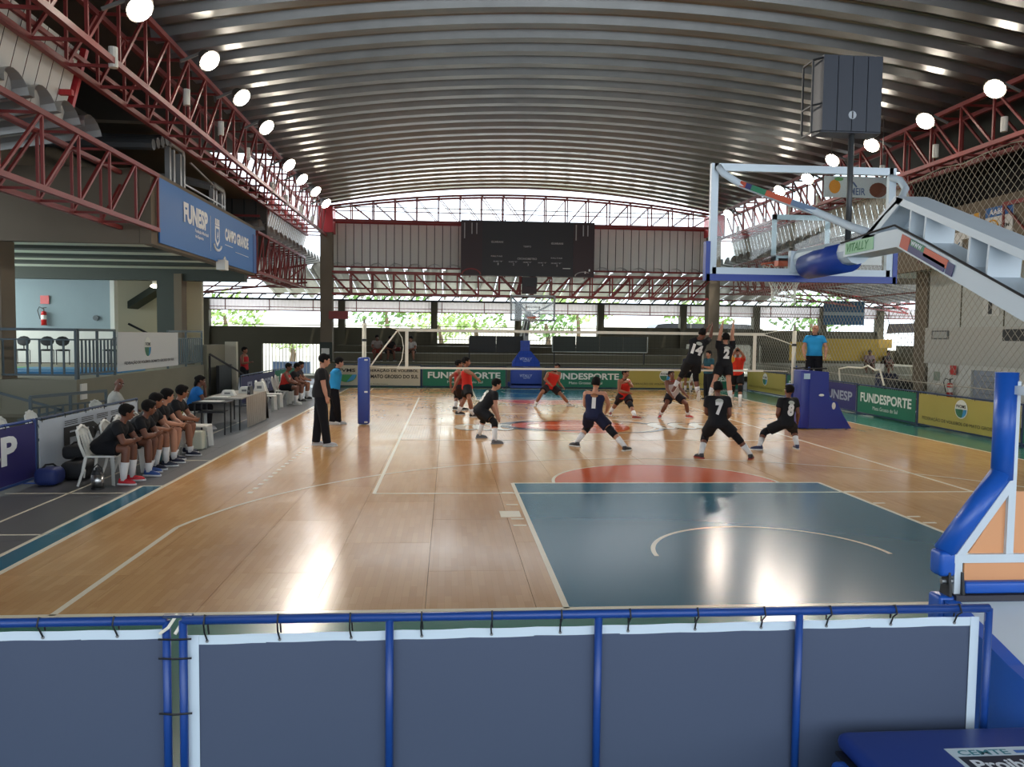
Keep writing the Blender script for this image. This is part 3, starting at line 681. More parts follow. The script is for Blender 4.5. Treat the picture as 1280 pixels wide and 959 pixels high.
MB().box((11.72, .8, 3.0), (11.75, 1.5, 3.5)).build('plate', WHITE, t); MB().box((11.71, 1.25-.15, 3.05), (11.72, 1.25, 3.45)).build('window', BLACK, t)
extinguisher(11.55, 2.6, .55, (1, 0, 0), 'red fire extinguisher on the white wall at the right', 'red sign above the extinguisher on the right white wall')
for k, (yy, zz, s_, lb) in enumerate(((3.5, 1.05, .28, 'green and grey safety poster on the right white wall'), (3.5, .72, .24, 'white notice below the safety poster on the right white wall'))):
    tag(MB().box((11.68, yy-.15, zz), (11.7, yy+.15, zz+s_)).build('poster', mat('poster_%d' % k, ('8b988a', 'd9dad5')[k], .7)), lb, 'poster')
tag(MB().box((11.68, -1.02, 1.42), (11.7, -.82, 1.6)).build('exit_sign', mat('exit_green', '33503c', .6)), 'small dark green sign on the pillar right of the grey door', 'sign')
tag(MB().box((10.9, 5.2, 1.25), (10.93, 5.7, 1.5)).build('notice', WPLAS), 'white notice hanging behind the safety net near the pillar', 'notice')
# posters on the right gallery front
def poster(y0, y1, z0, z1, label, base='d4d6d4'):
    t = thing('poster', label, 'poster', (9.99, (y0+y1)/2, z0)); MB().box((9.97, y0, z0), (9.995, y1, z1)).build('sheet', mat('poster_base_'+base, base, .7), t); return t
U_ = (0, -1, 0)
t = poster(-2.0, -1.0, 4.72, 5.6, 'white poster with blue top strip and yellow arc on the right gallery front')
MB().box((9.965, -2.0, 5.36), (9.97, -1.0, 5.6)).build('strip', mat('poster_blue', '2c63a0', .6), t)
text('lettering', 'AABB', (9.964, -1.15, 5.41), U_, Z_, .55, .13, WH, t)
MB().tube([(9.965, -1.28+.22*math.cos(a), 5.08+.2*math.sin(a)) for a in [x*.25+.9 for x in range(12)]], .022, 6).build('arc', mat('poster_orange', 'd9a02e', .6), t)
text('lettering', 'KELLIEM', (9.964, -1.32, 5.06), U_, Z_, .58, .09, BL, t); MB().box((9.964, -1.95, 4.86), (9.97, -1.4, 4.88)).build('underline', FRED, t)
t = poster(-.75, -.1, 4.95, 5.55, 'white poster with orange edge between the goal arms'); MB().box((9.965, -.75, 4.95), (9.97, -.55, 5.55)).build('strip', mat('poster_orange', 'd9a02e', .6), t)
t = poster(-.1, .75, 4.5, 5.15, 'white poster with a small blue bird shape on the right gallery front'); MB().tube([(9.965, .45, 4.75), (9.965, .2, 4.68), (9.965, -.02, 4.88)], [.01, .05, .01], 6).ell((9.965, .4, 4.72), (.004, .14, .05)).build('bird', mat('bird_blue', '39668f', .6), t)
t = poster(1.1, 1.9, 4.5, 5.3, 'dark red poster with two pale marks on the right gallery front', '4a2024'); MB().box((9.965, 1.55, 4.7), (9.97, 1.8, 4.8)).box((9.965, 1.2, 4.72), (9.97, 1.42, 4.82)).build('marks', WPLAS, t)
# advertising panel hanging from the right girder
YS = 1.2; a_ = at(1030, 246, 'Y', YS); b_ = at(1111, 222, 'Y', YS); W_ = b_.x-a_.x; H_ = b_.z-a_.z
t = thing('hanging_sign', 'white advertising panel with orange fruit and brown loaf hanging from the roof behind the backboard', 'sign', tuple(a_))
def PN(u0, v0, u1, v1, y=0): return (a_.x+W_*u0, YS-y-.004, a_.z+H_*v0), (a_.x+W_*u1, 4.0-y, a_.z+H_*v1)
MB().box((a_.x, YS, a_.z), (b_.x, YS+.04, b_.z)).build('board', WPAINT, t)
MB().ell((a_.x+W_*.16, YS-.005, a_.z+H_*.5), (W_*.09, .012, H_*.33)).build('fruit', mat('fruit_orange', 'e0962e', .6), t); MB().ell((a_.x+W_*.22, YS-.01, a_.z+H_*.86), (W_*.07, .012, H_*.09)).build('leaf', mat('leaf_green', '6fae6a', .6), t)
MB().ell((a_.x+W_*.84, YS-.005, a_.z+H_*.38), (W_*.14, .012, H_*.36)).build('loaf', mat('loaf_brown', '6e3b28', .6), t)
text('lettering', 'MEIR', (a_.x+W_*.40, YS, a_.z+H_*.12), (1, 0, 0), Z_, W_*.24, H_*.34, mat('letter_blue', '5b6d97', .6), t)
MB().tube([(a_.x+W_*u, YS-.01, a_.z+H_*v) for u, v in ((.38, .8), (.45, .7), (.5, .5))], .02, 6).build('swoosh', mat('letter_blue', '5b6d97'), t)
for u in (.1, .9): MB().bar((a_.x+W_*u, YS+.02, b_.z), (a_.x+W_*u, YS+.02, zroof(a_.x)+.1), .015).build('hanger', BLACK, t)

# ================= SAFETY NET on the right =================
def net_plane(name, f, L, H, cell, r, m, parent=None):
    """diamond mesh of crossing cords; f(u, v) -> point"""
    mb = MB(); n = int((L+H)/cell)+1
    for k in range(n):
        for sgn in (1, -1):
            c = k*cell
            u0 = c if sgn > 0 else c-H; a = (max(0, c-H), None)
            # line: u + sgn*v = const
            pts = []
            if sgn > 0: ua, va = min(c, L), c-min(c, L); ub, vb = max(0, c-H), c-max(0, c-H)
            else:
                cc = c-H; ua, va = max(0, cc), max(0, cc)-cc; ub, vb = min(L, cc+H), min(L, cc+H)-cc
            if abs(ua-ub) < .02: continue
            st = max(1, int(abs(ub-ua)/1.6)); pts = [f(ua+(ub-ua)*i/st, va+(vb-va)*i/st) for i in range(st+1)]
            mb.tube(pts, r, 3)
    return mb.build(name, m, parent)
NETM = mat('net_cord', 'a3a092', .8)
sn = thing('safety_net', 'tall pale diamond mesh net hanging from the right girder down to the boards', 'net', (9.3, 3, .9))
def nf(u, v):
    # v is measured down from the top so the bottom follows the board line
    y = 17.0-u; return Vector((9.72-.45*max(0, min(1, (8-y)/10))+.02*math.sin(u*1.3), y, .6+v))
stuff(net_plane('mesh', nf, 26.5, 6.15, .24, .006, NETM, sn))
MB().tube([nf(u*.9, 6.15+.06*math.sin(u*2.1)) for u in range(30)], .014, 5).build('top_cord', NETM, sn)
MB().tube([nf(u*.9, .55) for u in range(30)], .012, 5).build('bottom_cord', NETM, sn)
# tangled net heap border on the right boards
hp_ = at(1049, 470, 'X', 9.4)
pts = [at(x, y, 'X', 9.35) for x, y in ((1050, 478), (1049, 461), (1060, 459), (1078, 460), (1085, 457), (1094, 463), (1100, 462), (1105, 482))]
tag(MB().tube(pts, .028, 6).build('white_rope', TAPE), 'white hem rope of the hole in the safety net behind the green board', 'rope')
# ================= OUTSIDE =================
gr = struct('ground', MB().box((-120, 22.4, -.3), (120, 160, .1)), mat('ground_outside', 'a9a593', .9))
GRN = [mat('leaf_%d' % i, c, .8, var=.3, scale=3) for i, c in enumerate(('8fae62', '6f9350', 'a8c27a'))]
def tree(x, y, h, r, label, seed):
    rnd = random.Random(seed); t = thing('tree', label, 'tree', (x, y, .1), 'trees outside beyond the far openings')
    MB().tube([(x, y, .1), (x+.1, y, h*.4), (x-.1, y+.1, h*.7)], [.2, .16, .1], 7).build('trunk', mat('bark', '6d5d4a', .9), t)
    mb = MB()
    for k in range(420):
        a = rnd.uniform(0, 2*PI); e = rnd.uniform(-1, 1); q = rnd.random()**.5
        c = Vector((x+math.cos(a)*q*r, y+math.sin(a)*q*r, h*.72+e*r*.6*(1-q*.5))); s = rnd.uniform(.12, .3)*r*.35
        d = Vector((rnd.uniform(-1, 1), rnd.uniform(-1, 1), rnd.uniform(-1, 1))).normalized(); u = d.orthogonal().normalized()*s; v = d.cross(u)
        mb.add([c-u, c-v*.5, c+u, c+v*.5], [(0, 1, 2, 3)])
    mb.build('crown', GRN[seed % 3], t)
for k, (x, y, h, r) in enumerate(((-18, 34, 5, 2.6), (-8, 40, 6, 3), (-4, 33, 4.2, 2.2), (-1.5, 38, 5, 2.4), (3.2, 34, 4.5, 2.2), (7, 45, 7, 3.5), (15, 38, 5.5, 2.6), (22.5, 36, 6, 3), (-13, 30, 2.6, 1.3))):
    tree(x, y, h, r, ('bright green tree outside, %s') % ('at the far left beyond the stairwell', 'left of the far goal beyond the window', 'in the low opening left of the far goal', 'right behind the far goal', 'in the opening right of the far goal', 'in the window above the right black tarpaulins', 'behind the blue flag on the right', 'in the rightmost opening', 'through the bright gate at left')[k], k)
bw = tag(MB().box((-30, 60, .1), (30, 61, 3.4)).build('boundary_wall', mat('wall_out', 'd9d6cc', .8)), 'long pale boundary wall outside beyond the far windows', 'wall')
# gate bars at the far left opening and the far right openings
def bars(xa, xb, y, z0, z1, step, label):
    t = thing('metal_fence', label, 'fence', (xa, y, z0)); n = int((xb-xa)/step)
    for z in (z0+.05, z1-.05): MB().bar((xa, y, z), (xb, y, z), .04).build('rail', WPLAS, t)
    for i in range(n+1): MB().bar((xa+(xb-xa)*i/n, y, z0), (xa+(xb-xa)*i/n, y, z1), .03).build('upright', WPLAS, t)
bars(-13.2, -9.7, 23.0, .1, 1.8, .17, 'white barred fence outside the bright gate opening at left')
bars(9.0, 13.4, 23.2, .1, 1.95, .2, 'white barred fence behind the net in the low opening right of the far column')
bars(20.0, 24, 23.4, .1, 2.7, .2, 'white barred fence in the rightmost opening')
tag(MB().box((-12.9, 24, .1), (-10.9, 24.2, .75)).build('blue_panel', mat('blue_fence', '7f95c0', .7)), 'pale blue panel outside the gate opening at left', 'panel')
# dark parked car seen through the right window
t = thing('parked_car', 'dark parked car with grey body outside behind the right far column', 'car', (10.8, 26, .1))
bodyp = [(8.2, 26, .5), (14.6, 26, .5), (14.6, 26, 2.0), (8.2, 26, 2.0)]
MB().prism([(8.0, 26, .5), (15.0, 26, .5), (15.1, 26, 1.6), (14.9, 26, 2.62), (8.3, 26, 2.62), (8.0, 26, 1.7)], (0, 2.0, 0)).build('body', mat('car_grey', '77776e', .5), t)
MB().prism([(8.3, 25.95, 2.62), (14.9, 25.95, 2.62), (14.6, 25.95, 3.05), (13.8, 25.95, 3.12), (9.3, 25.95, 3.12), (8.7, 25.95, 3.05)], (0, 2.1, 0)).build('window_band', mat('car_glass', '26282a', .2), t)
for xx in (9.3, 13.4): MB().cone((xx, 25.95, .5), .4, (xx, 26.3, .5), .4, 16).build('wheel', BLACK, t)
for xx in (10.6, 12.4): MB().box((xx, 25.93, 2.62), (xx+.08, 25.95, 3.1)).build('window_post', mat('car_grey', '77776e'), t)
# blue flag, yellow banner, tarpaulins on the far right
t = thing('flag', 'blue flag with a pale band hanging between pillars at the far right', 'flag', (16, 20.5, 2.95))
MB().box((16.0, 20.4, 3.05), (18.2, 20.43, 4.3)).build('cloth', mat('flag_blue', '2d5877', .8, var=.2, scale=8), t); MB().box((16.0, 20.38, 3.55), (18.2, 20.4, 3.72)).build('band', mat('flag_band', '8fa0a5', .8), t)
t = thing('banner', 'long yellow banner on the bleacher rail behind the net at right', 'banner', (16.6, 18, 1.3))
MB().box((13.2, 18.0, 1.25), (14.9, 18.03, 2.15)).build('sheet', mat('banner_yellow', 'b08f2c', .7), t); MB().box((14.9, 18.0, 1.25), (18.2, 18.03, 2.33)).build('sheet', mat('banner_yellow', 'b08f2c'), t)
MB().box((17.7, 17.98, 1.9), (18.4, 18.0, 2.33)).build('flap', mat('banner_yellow_light', 'd3a94b', .7), t); text('lettering', 'AABB', (14.2, 18.0, 1.35), (1, 0, 0), Z_, 1.1, .2, mat('pale_gold', 'cdb87a', .7), t)
A_ = [at(x, y, 'Y', 21.5) for x, y in ((1109, 417), (1143, 416), (1143, 404), (1112, 405))]
tag(MB().prism(A_, (0, .1, 0)).bar(A_[3], A_[3]+Vector((0, .45, .6)), .03).bar(A_[2], A_[2]+Vector((0, .45, .6)), .03).build('dark_awning', mat('awning', '2d2724', .8)), 'dark slanted awning in the opening at the far right', 'awning')
TARP = mat('tarp_black', '1d2021', .6); TARP2 = mat('tarp_green', '2c332f', .7)
t = thing('tarpaulin', 'black covered board left of the far goal in front of the bleachers', 'tarpaulin', (-1.3, 17, 1.5)); MB().box((-2.5, 16.4, 1.52), (-1.3, 16.45, 2.27)).build('sheet', TARP, t); MB().box((-1.28, 16.4, 1.52), (-.1, 16.45, 2.27)).build('sheet', TARP, t)
MB().bar((-2.5, 16.5, 1.02), (-2.5, 16.5, 2.2), .05).bar((-.1, 16.5, 1.02), (-.1, 16.5, 2.2), .05).build('stand', BLACK, t)
t = thing('tarpaulin', 'dark green framed panels right of the far goal in front of the bleachers', 'tarpaulin', (3.4, 17, 1.5))
for k in range(4): MB().box((1.3+k*1.1, 16.4, 1.60), (2.37+k*1.1, 16.45, 2.30)).build('panel', TARP2, t)
MB().bar((1.3, 16.38, 1.58), (5.72, 16.38, 1.58), .04).bar((5.72, 16.38, 1.58), (5.72, 16.38, 2.3), .04).bar((1.3, 16.38, 1.58), (1.3, 16.38, 2.3), .04).build('frame', mat('frame_pale', '9aa09a', .6), t)
MB().bar((1.4, 16.5, 1.02), (1.4, 16.5, 1.6), .05).bar((5.6, 16.5, 1.02), (5.6, 16.5, 1.6), .05).build('stand', BLACK, t)
# ================= SCOREBOARD =================
sb = thing('scoreboard', 'large dark electronic scoreboard in front of the far cladding', 'scoreboard', (.14, 16.8, 5.0))
SBK = mat('board_dark', '1f1c1e', .5); SBR = mat('board_maroon', '2c1719', .5)
MB().box((-2.92, 16.6, 5.02), (3.2, 16.85, 7.50)).build('cabinet', SBK, sb)
MB().box((-2.92, 16.585, 5.02), (-1.95, 16.6, 7.50)).build('side_panel', SBR, sb); MB().box((2.22, 16.585, 5.02), (3.2, 16.6, 7.50)).build('side_panel', SBR, sb)
X_ = (1, 0, 0); GT = mat('board_text', 'a9a5a5', .6)
for s_, x, z, w_, h_ in (('GUARANI', -1.55, 6.50, .55, .09), ('GUARANI', 1.2, 6.48, .55, .09), ('TEMPO', -.08, 6.32, .36, .08), ('FALTAS', -1.55, 5.87, .52, .06), ('FALTAS', 1.2, 5.83, .52, .06), ('CRONOMETRO', -.35, 5.76, .9, .09),
    ('SET', -1.45, 5.64, .45, .05), ('SET', -.75, 5.63, .42, .05), ('SET', -.08, 5.62, .4, .05), ('SET', .6, 5.61, .42, .05), ('SET', 1.2, 5.6, .5, .05), ('1', -1.25, 5.50, .05, .10), ('2', -.55, 5.50, .06, .10), ('3', .12, 5.49, .06, .10), ('4', .78, 5.48, .06, .10), ('5', 1.45, 5.47, .06, .10)):
    text('lettering', s_, (x, 16.6, z), X_, Z_, w_, h_, GT, sb, lift=.012)
MB().box((1.75, 16.58, 5.38), (2.1, 16.6, 5.41)).build('mark', WPLAS, sb)
for x, l in ((-2.78, .7), (-2.45, .5), (-2.23, .5), (2.32, .7), (2.65, .5), (2.86, .5)): MB().box((x, 16.57, 7.38-l), (x+.045, 16.585, 7.38)).build('strip', GT, sb)
MB().tube([(-2.45+.42*math.cos(a), 16.58, 5.05+.26*math.sin(a)) for a in [PI*i/10 for i in range(11)]], .04, 6).build('arc_mark', mat('arc_red', '7a3a3c', .6), sb)
MB().tube([(2.72+.40*math.cos(a), 16.58, 5.05+.2*math.sin(a)) for a in [PI*i/10 for i in range(3, 11)]], .02, 6).build('arc_mark', GT, sb)
for x, z in ((2.95, 5.28), (2.76, 5.18)): MB().box((x, 16.57, z), (x+.06, 16.585, z+.1)).build('mark', WH, sb)
for x in (-2.5, -.9, 1.1, 2.8): MB().bar((x, 16.9, 4.95), (x, 16.9, 7.6), .05).build('hanger', RED, sb)
t = thing('speaker_cluster', 'dark box hanging under the scoreboard above the far goal', 'box', (.3, 16.8, 4.2)); MB().box((-.1, 16.5, 4.22), (.55, 16.95, 4.98)).build('housing', SBR, t); MB().box((-.12, 16.48, 4.55), (.57, 16.5, 4.95)).build('grille', SBK, t)
MB().bar((-.35, 16.9, 4.2), (-.1, 16.9, 5.0), .12).build('bracket', RED, t)

# ================= FLOODLIGHTS =================
LG = mat('flood_glow', 'fff4e2', emit=55); HSG = mat('flood_housing', '6a6864', .5)
lefty = [(176, 12), (263, 77), (303, 123), (334, 160), (362, 207), (378, 225), (395, 240), (408, 255)]
righty = [(1243, 112), (1156, 152), (1089, 182), (1040, 201), (1009, 224), (974, 239), (910, 268)]
YL = (-5.2, -.9, 2.0, 5.0, 8.3, 11.0, 14.0, 16.6); YR = (-2.5, .2, 2.9, 5.4, 8.0, 10.6, 15.3)
ordn = ('nearest', 'second', 'third', 'fourth', 'fifth', 'sixth', 'seventh', 'farthest')
for s, pxs in ((-1, lefty), (1, righty)):
    for k, q in enumerate(pxs):
        P = at(q[0], q[1], 'X', s*8.35); x, y, z = P; od = ordn[k] if k < len(pxs)-1 else 'farthest'
        z = min(z, 8.05)
        t = thing('floodlight', 'round lit floodlight, %s one along the %s girder' % (od, 'left' if s < 0 else 'right'), 'floodlight', (x, y, z), 'floodlights along the two side girders')
        c = Vector((x, y, z)); n = Vector((-s*.75, -.35, -.75)).normalized()
        MB().cone(c-n*.26, .10, c-n*.02, .24, 14).build('reflector_housing', HSG, t)
        MB().cone(c-n*.02, .20, c+n*.005, .20, 16).build('lens', LG, t)
        MB().bar(c-n*.3, c+Vector((s*.6, 0, -.02)), .05).build('bracket', HSG, t)
        MB().cone(c+Vector((s*.65, .55, -.75)), .075, c+Vector((s*.65, .55, -.42)), .075, 10).build('ballast', WPLAS, t)
        ld = bpy.data.lights.new('flood_beam', 'SPOT'); ld.energy = 400; ld.spot_size = math.radians(125); ld.spot_blend = .6; ld.shadow_soft_size = .19; ld.color = (1, .93, .84)
        lo = bpy.data.objects.new('flood_beam', ld); COL.objects.link(lo); lo.parent = t; lo.location = n*.05; lo.rotation_euler = n.to_track_quat('-Z', 'Y').to_euler()
# ================= ADVERTISING BOARDS =================
def board(name, label, p, q, color, h=.92, back=None, posts=True, words=(), emblem=None, frame=None, group='advertising boards around the court'):
    """p -> q runs left to right for a reader standing in the court"""
    frame = frame or BARB_D
    p = Vector((*p, 0)); q = Vector((*q, 0)); d = (q-p); L = d.length; d.normalize(); n = d.cross(Vector(Z_))
    t = thing(name, label, 'advertising board', tuple((p+q)/2), group); up = Vector(Z_)
    MB().tube([p+up*h, q+up*h], .022, 6).build('top_rail', frame, t); MB().tube([p+up*.06, q+up*.06], .022, 6).build('bottom_rail', frame, t)
    for a in (p, q): MB().tube([a, a+up*h], .022, 6).build('post', frame, t)
    for a in (p+d*.15, q-d*.15): MB().bar(a-n*.22, a+n*.22, .04, .03).build('foot', frame, t)
    m = MB(); a = p+d*.04+n*.02; b = q-d*.04+n*.02
    m.prism([a+up*.09, b+up*.09, b+up*(h-.035), a+up*(h-.035)], n*.006); m.build('sheet', color, t)
    k = max(2, int(L/.7))
    for i in range(k+1):
        c = p.lerp(q, (i+.15)/(k+.3)); MB().tube([c+up*(h+.02)+n*.0, c+up*(h-.01)+n*.035, c+up*(h-.06)+n*.03], .006, 4).build('tie', BLACK, t)
    o = p+n*.03
    for (s_, u, v, w_, hh, m_, bo) in words: text('lettering', s_, o+d*(u*L)+up*v, d, Z_, w_*L, hh, m_, t, bold=bo, lift=.004)
    if emblem: shield(t, o+d*(emblem[0]*L)+up*emblem[1], d, Z_, emblem[2], emblem[3])
    return t
PURP = mat('board_purple', '2a2466', .5); PURPD = mat('board_indigo', '33365c', .6); GRN_ = mat('board_green', '11694f', .6); YEL = mat('board_yellow', 'a79a4a', .6)
WBO = mat('board_white', 'b9c2cc', .6); CRB = mat('board_cream', 'bcb5a0', .65); FW_ = mat('fund_white', 'd3dbd4', .6)
FUND = (('FUNDESPORTE', .07, .42, .86, .28, FW_, .03), ('Mato Grosso do Sul', .3, .22, .42, .11, FW_, .0))
FED = (('FEDERAÇÃO DE VOLEIBOL DE MATO GROSSO DO SUL', .06, .20, .88, .12, mat('letter_olive', '2c2b18', .6), .0),)
board('advertising_board', 'indigo board at the left edge with white letter P in view', (-9.68, -11.9), (-9.64, -7.98), PURP, .94, frame=BARB, words=(('FUNESP', .14, .37, .72, .42, WH, .04),))
t = board('advertising_board', 'white board with large black FE letters behind the seated players in black', (-9.64, -7.92), (-9.66, -3.9), WBO, .94, frame=BARB_D, words=(('FEMA', .20, .42, .60, .30, BL, .06), ('PREFEITURA MUNICIPAL', .20, .30, .5, .07, mat('letter_maroon', '7c3440', .6), .0)))
for k in range(4):
    for j in range(3): MB().box((-9.60, -7.1+k*.6, .75+j*.03), (-9.595, -6.65+k*.6, .762+j*.03)).build('stripe', BL, t)
board('advertising_board', 'dark indigo board with pale FUNESP letters behind the scorer table', (-9.85, 5.0), (-9.75, 9.3), PURPD, .95, words=(('FUNESP', .16, .36, .7, .36, mat('letter_pale_blue', '9ba1b5', .6), .03),))
board('advertising_board', 'green FUNDESPORTE board on the left side behind the red bench players', (-9.75, 9.4), (-9.6, 13.2), GRN_, .95, words=FUND)
t = board('advertising_board', 'cream board with federation lettering behind the left net post', (-8.25, 14.6), (-4.62, 14.5), CRB, .98, words=(('FEDERAÇÃO DE VOLEIBOL', .33, .65, .64, .16, BL, .03), ('DE MATO GROSSO DO SUL', .33, .40, .64, .16, BL, .03), ('www.federacao', .33, .13, .28, .05, BL, 0)))
e0 = Vector((-7.78, 14.53, .55))
MB().prism([e0+Vector((math.cos(a)*.42, 0, math.sin(a)*.33)) for a in [PI+PI*i/12 for i in range(13)]], (0, -.006, 0)).build('logo_half', mat('logo_green', '3c8a4f', .6), t)
MB().prism([e0+Vector((-.02, -.008, -.33)), e0+Vector((.25, -.008, 0)), e0+Vector((.42, -.008, 0)), e0+Vector((.3, -.008, -.22))], (0, -.004, 0)).build('logo_half', mat('logo_blue', '3c8fc0', .6), t)
text('lettering', 'FVMS', (-8.12, 14.52, .66), X_, Z_, .7, .15, BL, t, lift=.008)
board('advertising_board', 'green FUNDESPORTE board left of the far goal, behind two red players', (-4.58, 14.5), (-.95, 14.4), GRN_, .94, words=FUND)
board('advertising_board', 'green FUNDESPORTE board right of the far goal', (.75, 14.4), (4.2, 14.25), GRN_, .94, words=FUND)
board('advertising_board', 'yellow federation board at the far end beside the green board', (4.25, 14.25), (8.1, 14.1), YEL, .94, words=FED, emblem=(.45, .62, .5, .5))
board('advertising_board', 'short green board in the far right corner', (8.15, 14.1), (9.4, 13.95), GRN_, .94, words=(('DESPORTE', .1, .4, .8, .26, FW_, .03),))
board('advertising_board', 'yellow board with shield left of the referee stand on the right side', (9.55, 13.8), (9.62, 9.9), YEL, .94, words=FED, emblem=(.5, .62, .5, .5))
board('advertising_board', 'green board hidden behind the referee stand on the right side', (9.62, 9.8), (9.4, 6.2), GRN_, .94, words=FUND)
board('advertising_board', 'indigo board with one pale letter right behind the referee stand', (9.25, 6.1), (9.12, 3.45), PURP, .93, words=(('FUNESP', .1, .36, .8, .3, mat('letter_pale_blue', '9ba1b5'), .03),))
board('advertising_board', 'green FUNDESPORTE board right of the referee stand', (9.12, 3.4), (9.08, .15), GRN_, .92, words=FUND)
board('advertising_board', 'yellow federation board with oval shield nearest on the right side', (9.08, .08), (9.02, -3.95), YEL, .92, words=FED, emblem=(.47, .62, .5, .46))
board('advertising_board', 'green board behind the near goal padding at the right edge', (9.0, -4.0), (8.9, -8.0), GRN_, .92, words=FUND)

# ---------- near barrier in front of the camera ----------
def barrier(label, xs, y, zt, y2=None, slack=0, right_hem=False, left_hem=False):
    t = thing('barrier', label, 'barrier', ((xs[0]+xs[-1])/2, y, 0), 'blue pipe barriers nearest the camera')
    BAN = mat('banner_back_slate', '414c62', .6, var=.05, scale=1.2, bump=.05); HEM = mat('banner_hem', 'c3d2dc', .6)
    MB().tube([(xs[0], y, zt), (xs[-1], y, zt)], .021, 12).build('top_rail', BARB, t, smooth=True)
    MB().tube([(xs[0], y, .1), (xs[-1], y, .1)], .021, 12).build('bottom_rail', BARB, t, smooth=True)
    for x in xs:
        MB().tube([(x, y, 0), (x, y, zt)], .019, 12).build('post', BARB, t, smooth=True)
    for x in (xs[0]+.2, xs[-1]-.2): MB().bar((x, y-.25, .02), (x, y+.25, .02), .04).build('foot', BARB, t)
    # cloth, hung on the court side of the pipes with a small wave
    mb = MB(); n = 60; a, b = xs[0]+(.05 if left_hem else -.0), xs[-1]-.03; vs = []; yb = y+.028
    def top(x):
        f = ((x-xs[0]) % 1.0); return zt-.048-.004*math.sin(PI*((x-xs[0])/.33 % 1.0))-slack*(1-(x-a)/(b-a))
    for i in range(n+1):
        x = a+(b-a)*i/n
        for j in range(5):
            z = .12+(top(x)-.042-.12)*j/4; vs.append((x, yb+.004*math.sin(x*5)*(j > 0), z))
    fs = [(i*5+j, (i+1)*5+j, (i+1)*5+j+1, i*5+j+1) for i in range(n) for j in range(4)]
    MB().add(vs, fs).build('cloth', BAN, t, smooth=True)
    vs = []
    for i in range(n+1):
        x = a+(b-a)*i/n; vs += [(x, yb-.002, top(x)-.045), (x, yb-.002, top(x))]
    MB().add(vs, [(2*i, 2*i+2, 2*i+3, 2*i+1) for i in range(n)]).build('top_hem', HEM, t)
    if left_hem: MB().box((a-.045, yb-.004, .12), (a+.012, yb-.001, top(a))).build('side_hem', HEM, t)
    if right_hem: MB().box((b-.045, yb-.004, .12), (b, yb-.001, top(b))).build('side_hem', HEM, t)
    k = int((xs[-1]-xs[0])/.33)
    for i in range(k+1):
        x = xs[0]+.1+.33*i
        if x > xs[-1]-.02: break
        z = top(x); MB().tube([(x, yb, z-.03), (x-.004, yb-.03, z+.02), (x, y-.03, zt-.01), (x, y-.01, zt+.026), (x, y+.025, zt+.01), (x+.004, yb+.01, z)], .0042, 5).build('tie', BLACK, t)
        MB().cone((x, yb-.006, z-.028), .008, (x, yb-.001, z-.028), .008, 8).build('eyelet', mat('eyelet', '8c8f90', .4, metal=.8), t)
    return t
barrier('blue pipe barrier with slate cloth at the lower left, its right post beside the joint', (-8.7, -7.7, -6.7, -5.72, -4.74), -16.85, .95)
barrier('long blue pipe barrier with slate cloth across the foreground', (-4.66, -3.72, -2.73, -1.74, -.77), -16.87, .957, right_hem=True, left_hem=True, slack=.03)
t = thing('barrier_tie', 'frayed white cord knotted over the joint of the two barriers', 'cord', (-4.7, -16.85, .9))
MB().tube([(-4.76, -16.88, .90), (-4.72, -16.89, .93), (-4.69, -16.86, .98), (-4.66, -16.84, .96), (-4.69, -16.89, .90)], .008, 6).build('cord', TAPE, t)
for z in (.87, .78, .52): MB().tube([(-4.77, -16.87, z), (-4.70, -16.90, z+.008), (-4.62, -16.88, z+.003)], .005, 5).build('tie', BLACK, t)
MB().bar((-4.75, -16.86, .975), (-4.62, -16.86, .975), .03, .012).build('clip', BARB_D, t)
# padded weight box in the corner
PAD = mat('pad_blue', '1f3d8f', .38, var=.04, scale=3, bump=.15); PADB = mat('pad_bright_blue', '1b55b0', .35, bump=.1)
def rbox(a, b, r=.03, seg=3):
    bm = bmesh.new(); bmesh.ops.create_cube(bm, size=1)
    for v in bm.verts: v.co = Vector(((a[i]+b[i])/2+v.co[i]*(b[i]-a[i]) for i in range(3)))
    bmesh.ops.bevel(bm, geom=bm.edges[:], offset=r, segments=seg, affect='EDGES', profile=.5)
    m = MB(); bm.verts.index_update(); m.add([v.co.copy() for v in bm.verts], [[v.index for v in f.verts] for f in bm.faces]); bm.free(); return m
t = thing('padded_box', 'blue vinyl padded box with a prohibition notice in the lower right corner', 'pad', (-1.0, -17.6, 0))
rbox((-1.60, -18.6, .33), (-.60, -16.99, .42), .04).build('lid', PAD, t, smooth=True)
rbox((-1.68, -18.6, 0), (-.60, -17.10, .335), .03).build('body', PADB, t, smooth=True)
MB().box((-1.62, -18.55, .325), (-.62, -17.04, .34)).build('seam', BLACK, t)
S_ = mat('notice_white', 'cfdde2', .45); o_ = Vector((-1.19, -17.50, .4215))
MB().box((-1.19, -17.50, .4205), (-.72, -17.20, .4225)).build('notice_plate', S_, t); MB().box((-1.17, -17.49, .4225), (-.74, -17.275, .4232)).build('notice_field', mat('notice_black', '1e222c', .5), t)
text('lettering', 'CEMTE', (-1.15, -17.265, .4225), X_, Y_, .24, .045, mat('letter_teal', '3f8790', .5), t, lift=.001)
MB().box((-.88, -17.255, .4225), (-.76, -17.23, .423)).build('notice_mark', mat('mark_blue', '3f6db0', .5), t)
text('lettering', 'Proibido', (-1.14, -17.39, .4232), X_, Y_, .36, .085, WH, t, lift=.001, bold=.03)
text('lettering', 'Sentar', (-1.14, -17.48, .4232), X_, Y_, .3, .07, WH, t, lift=.001, bold=.03)

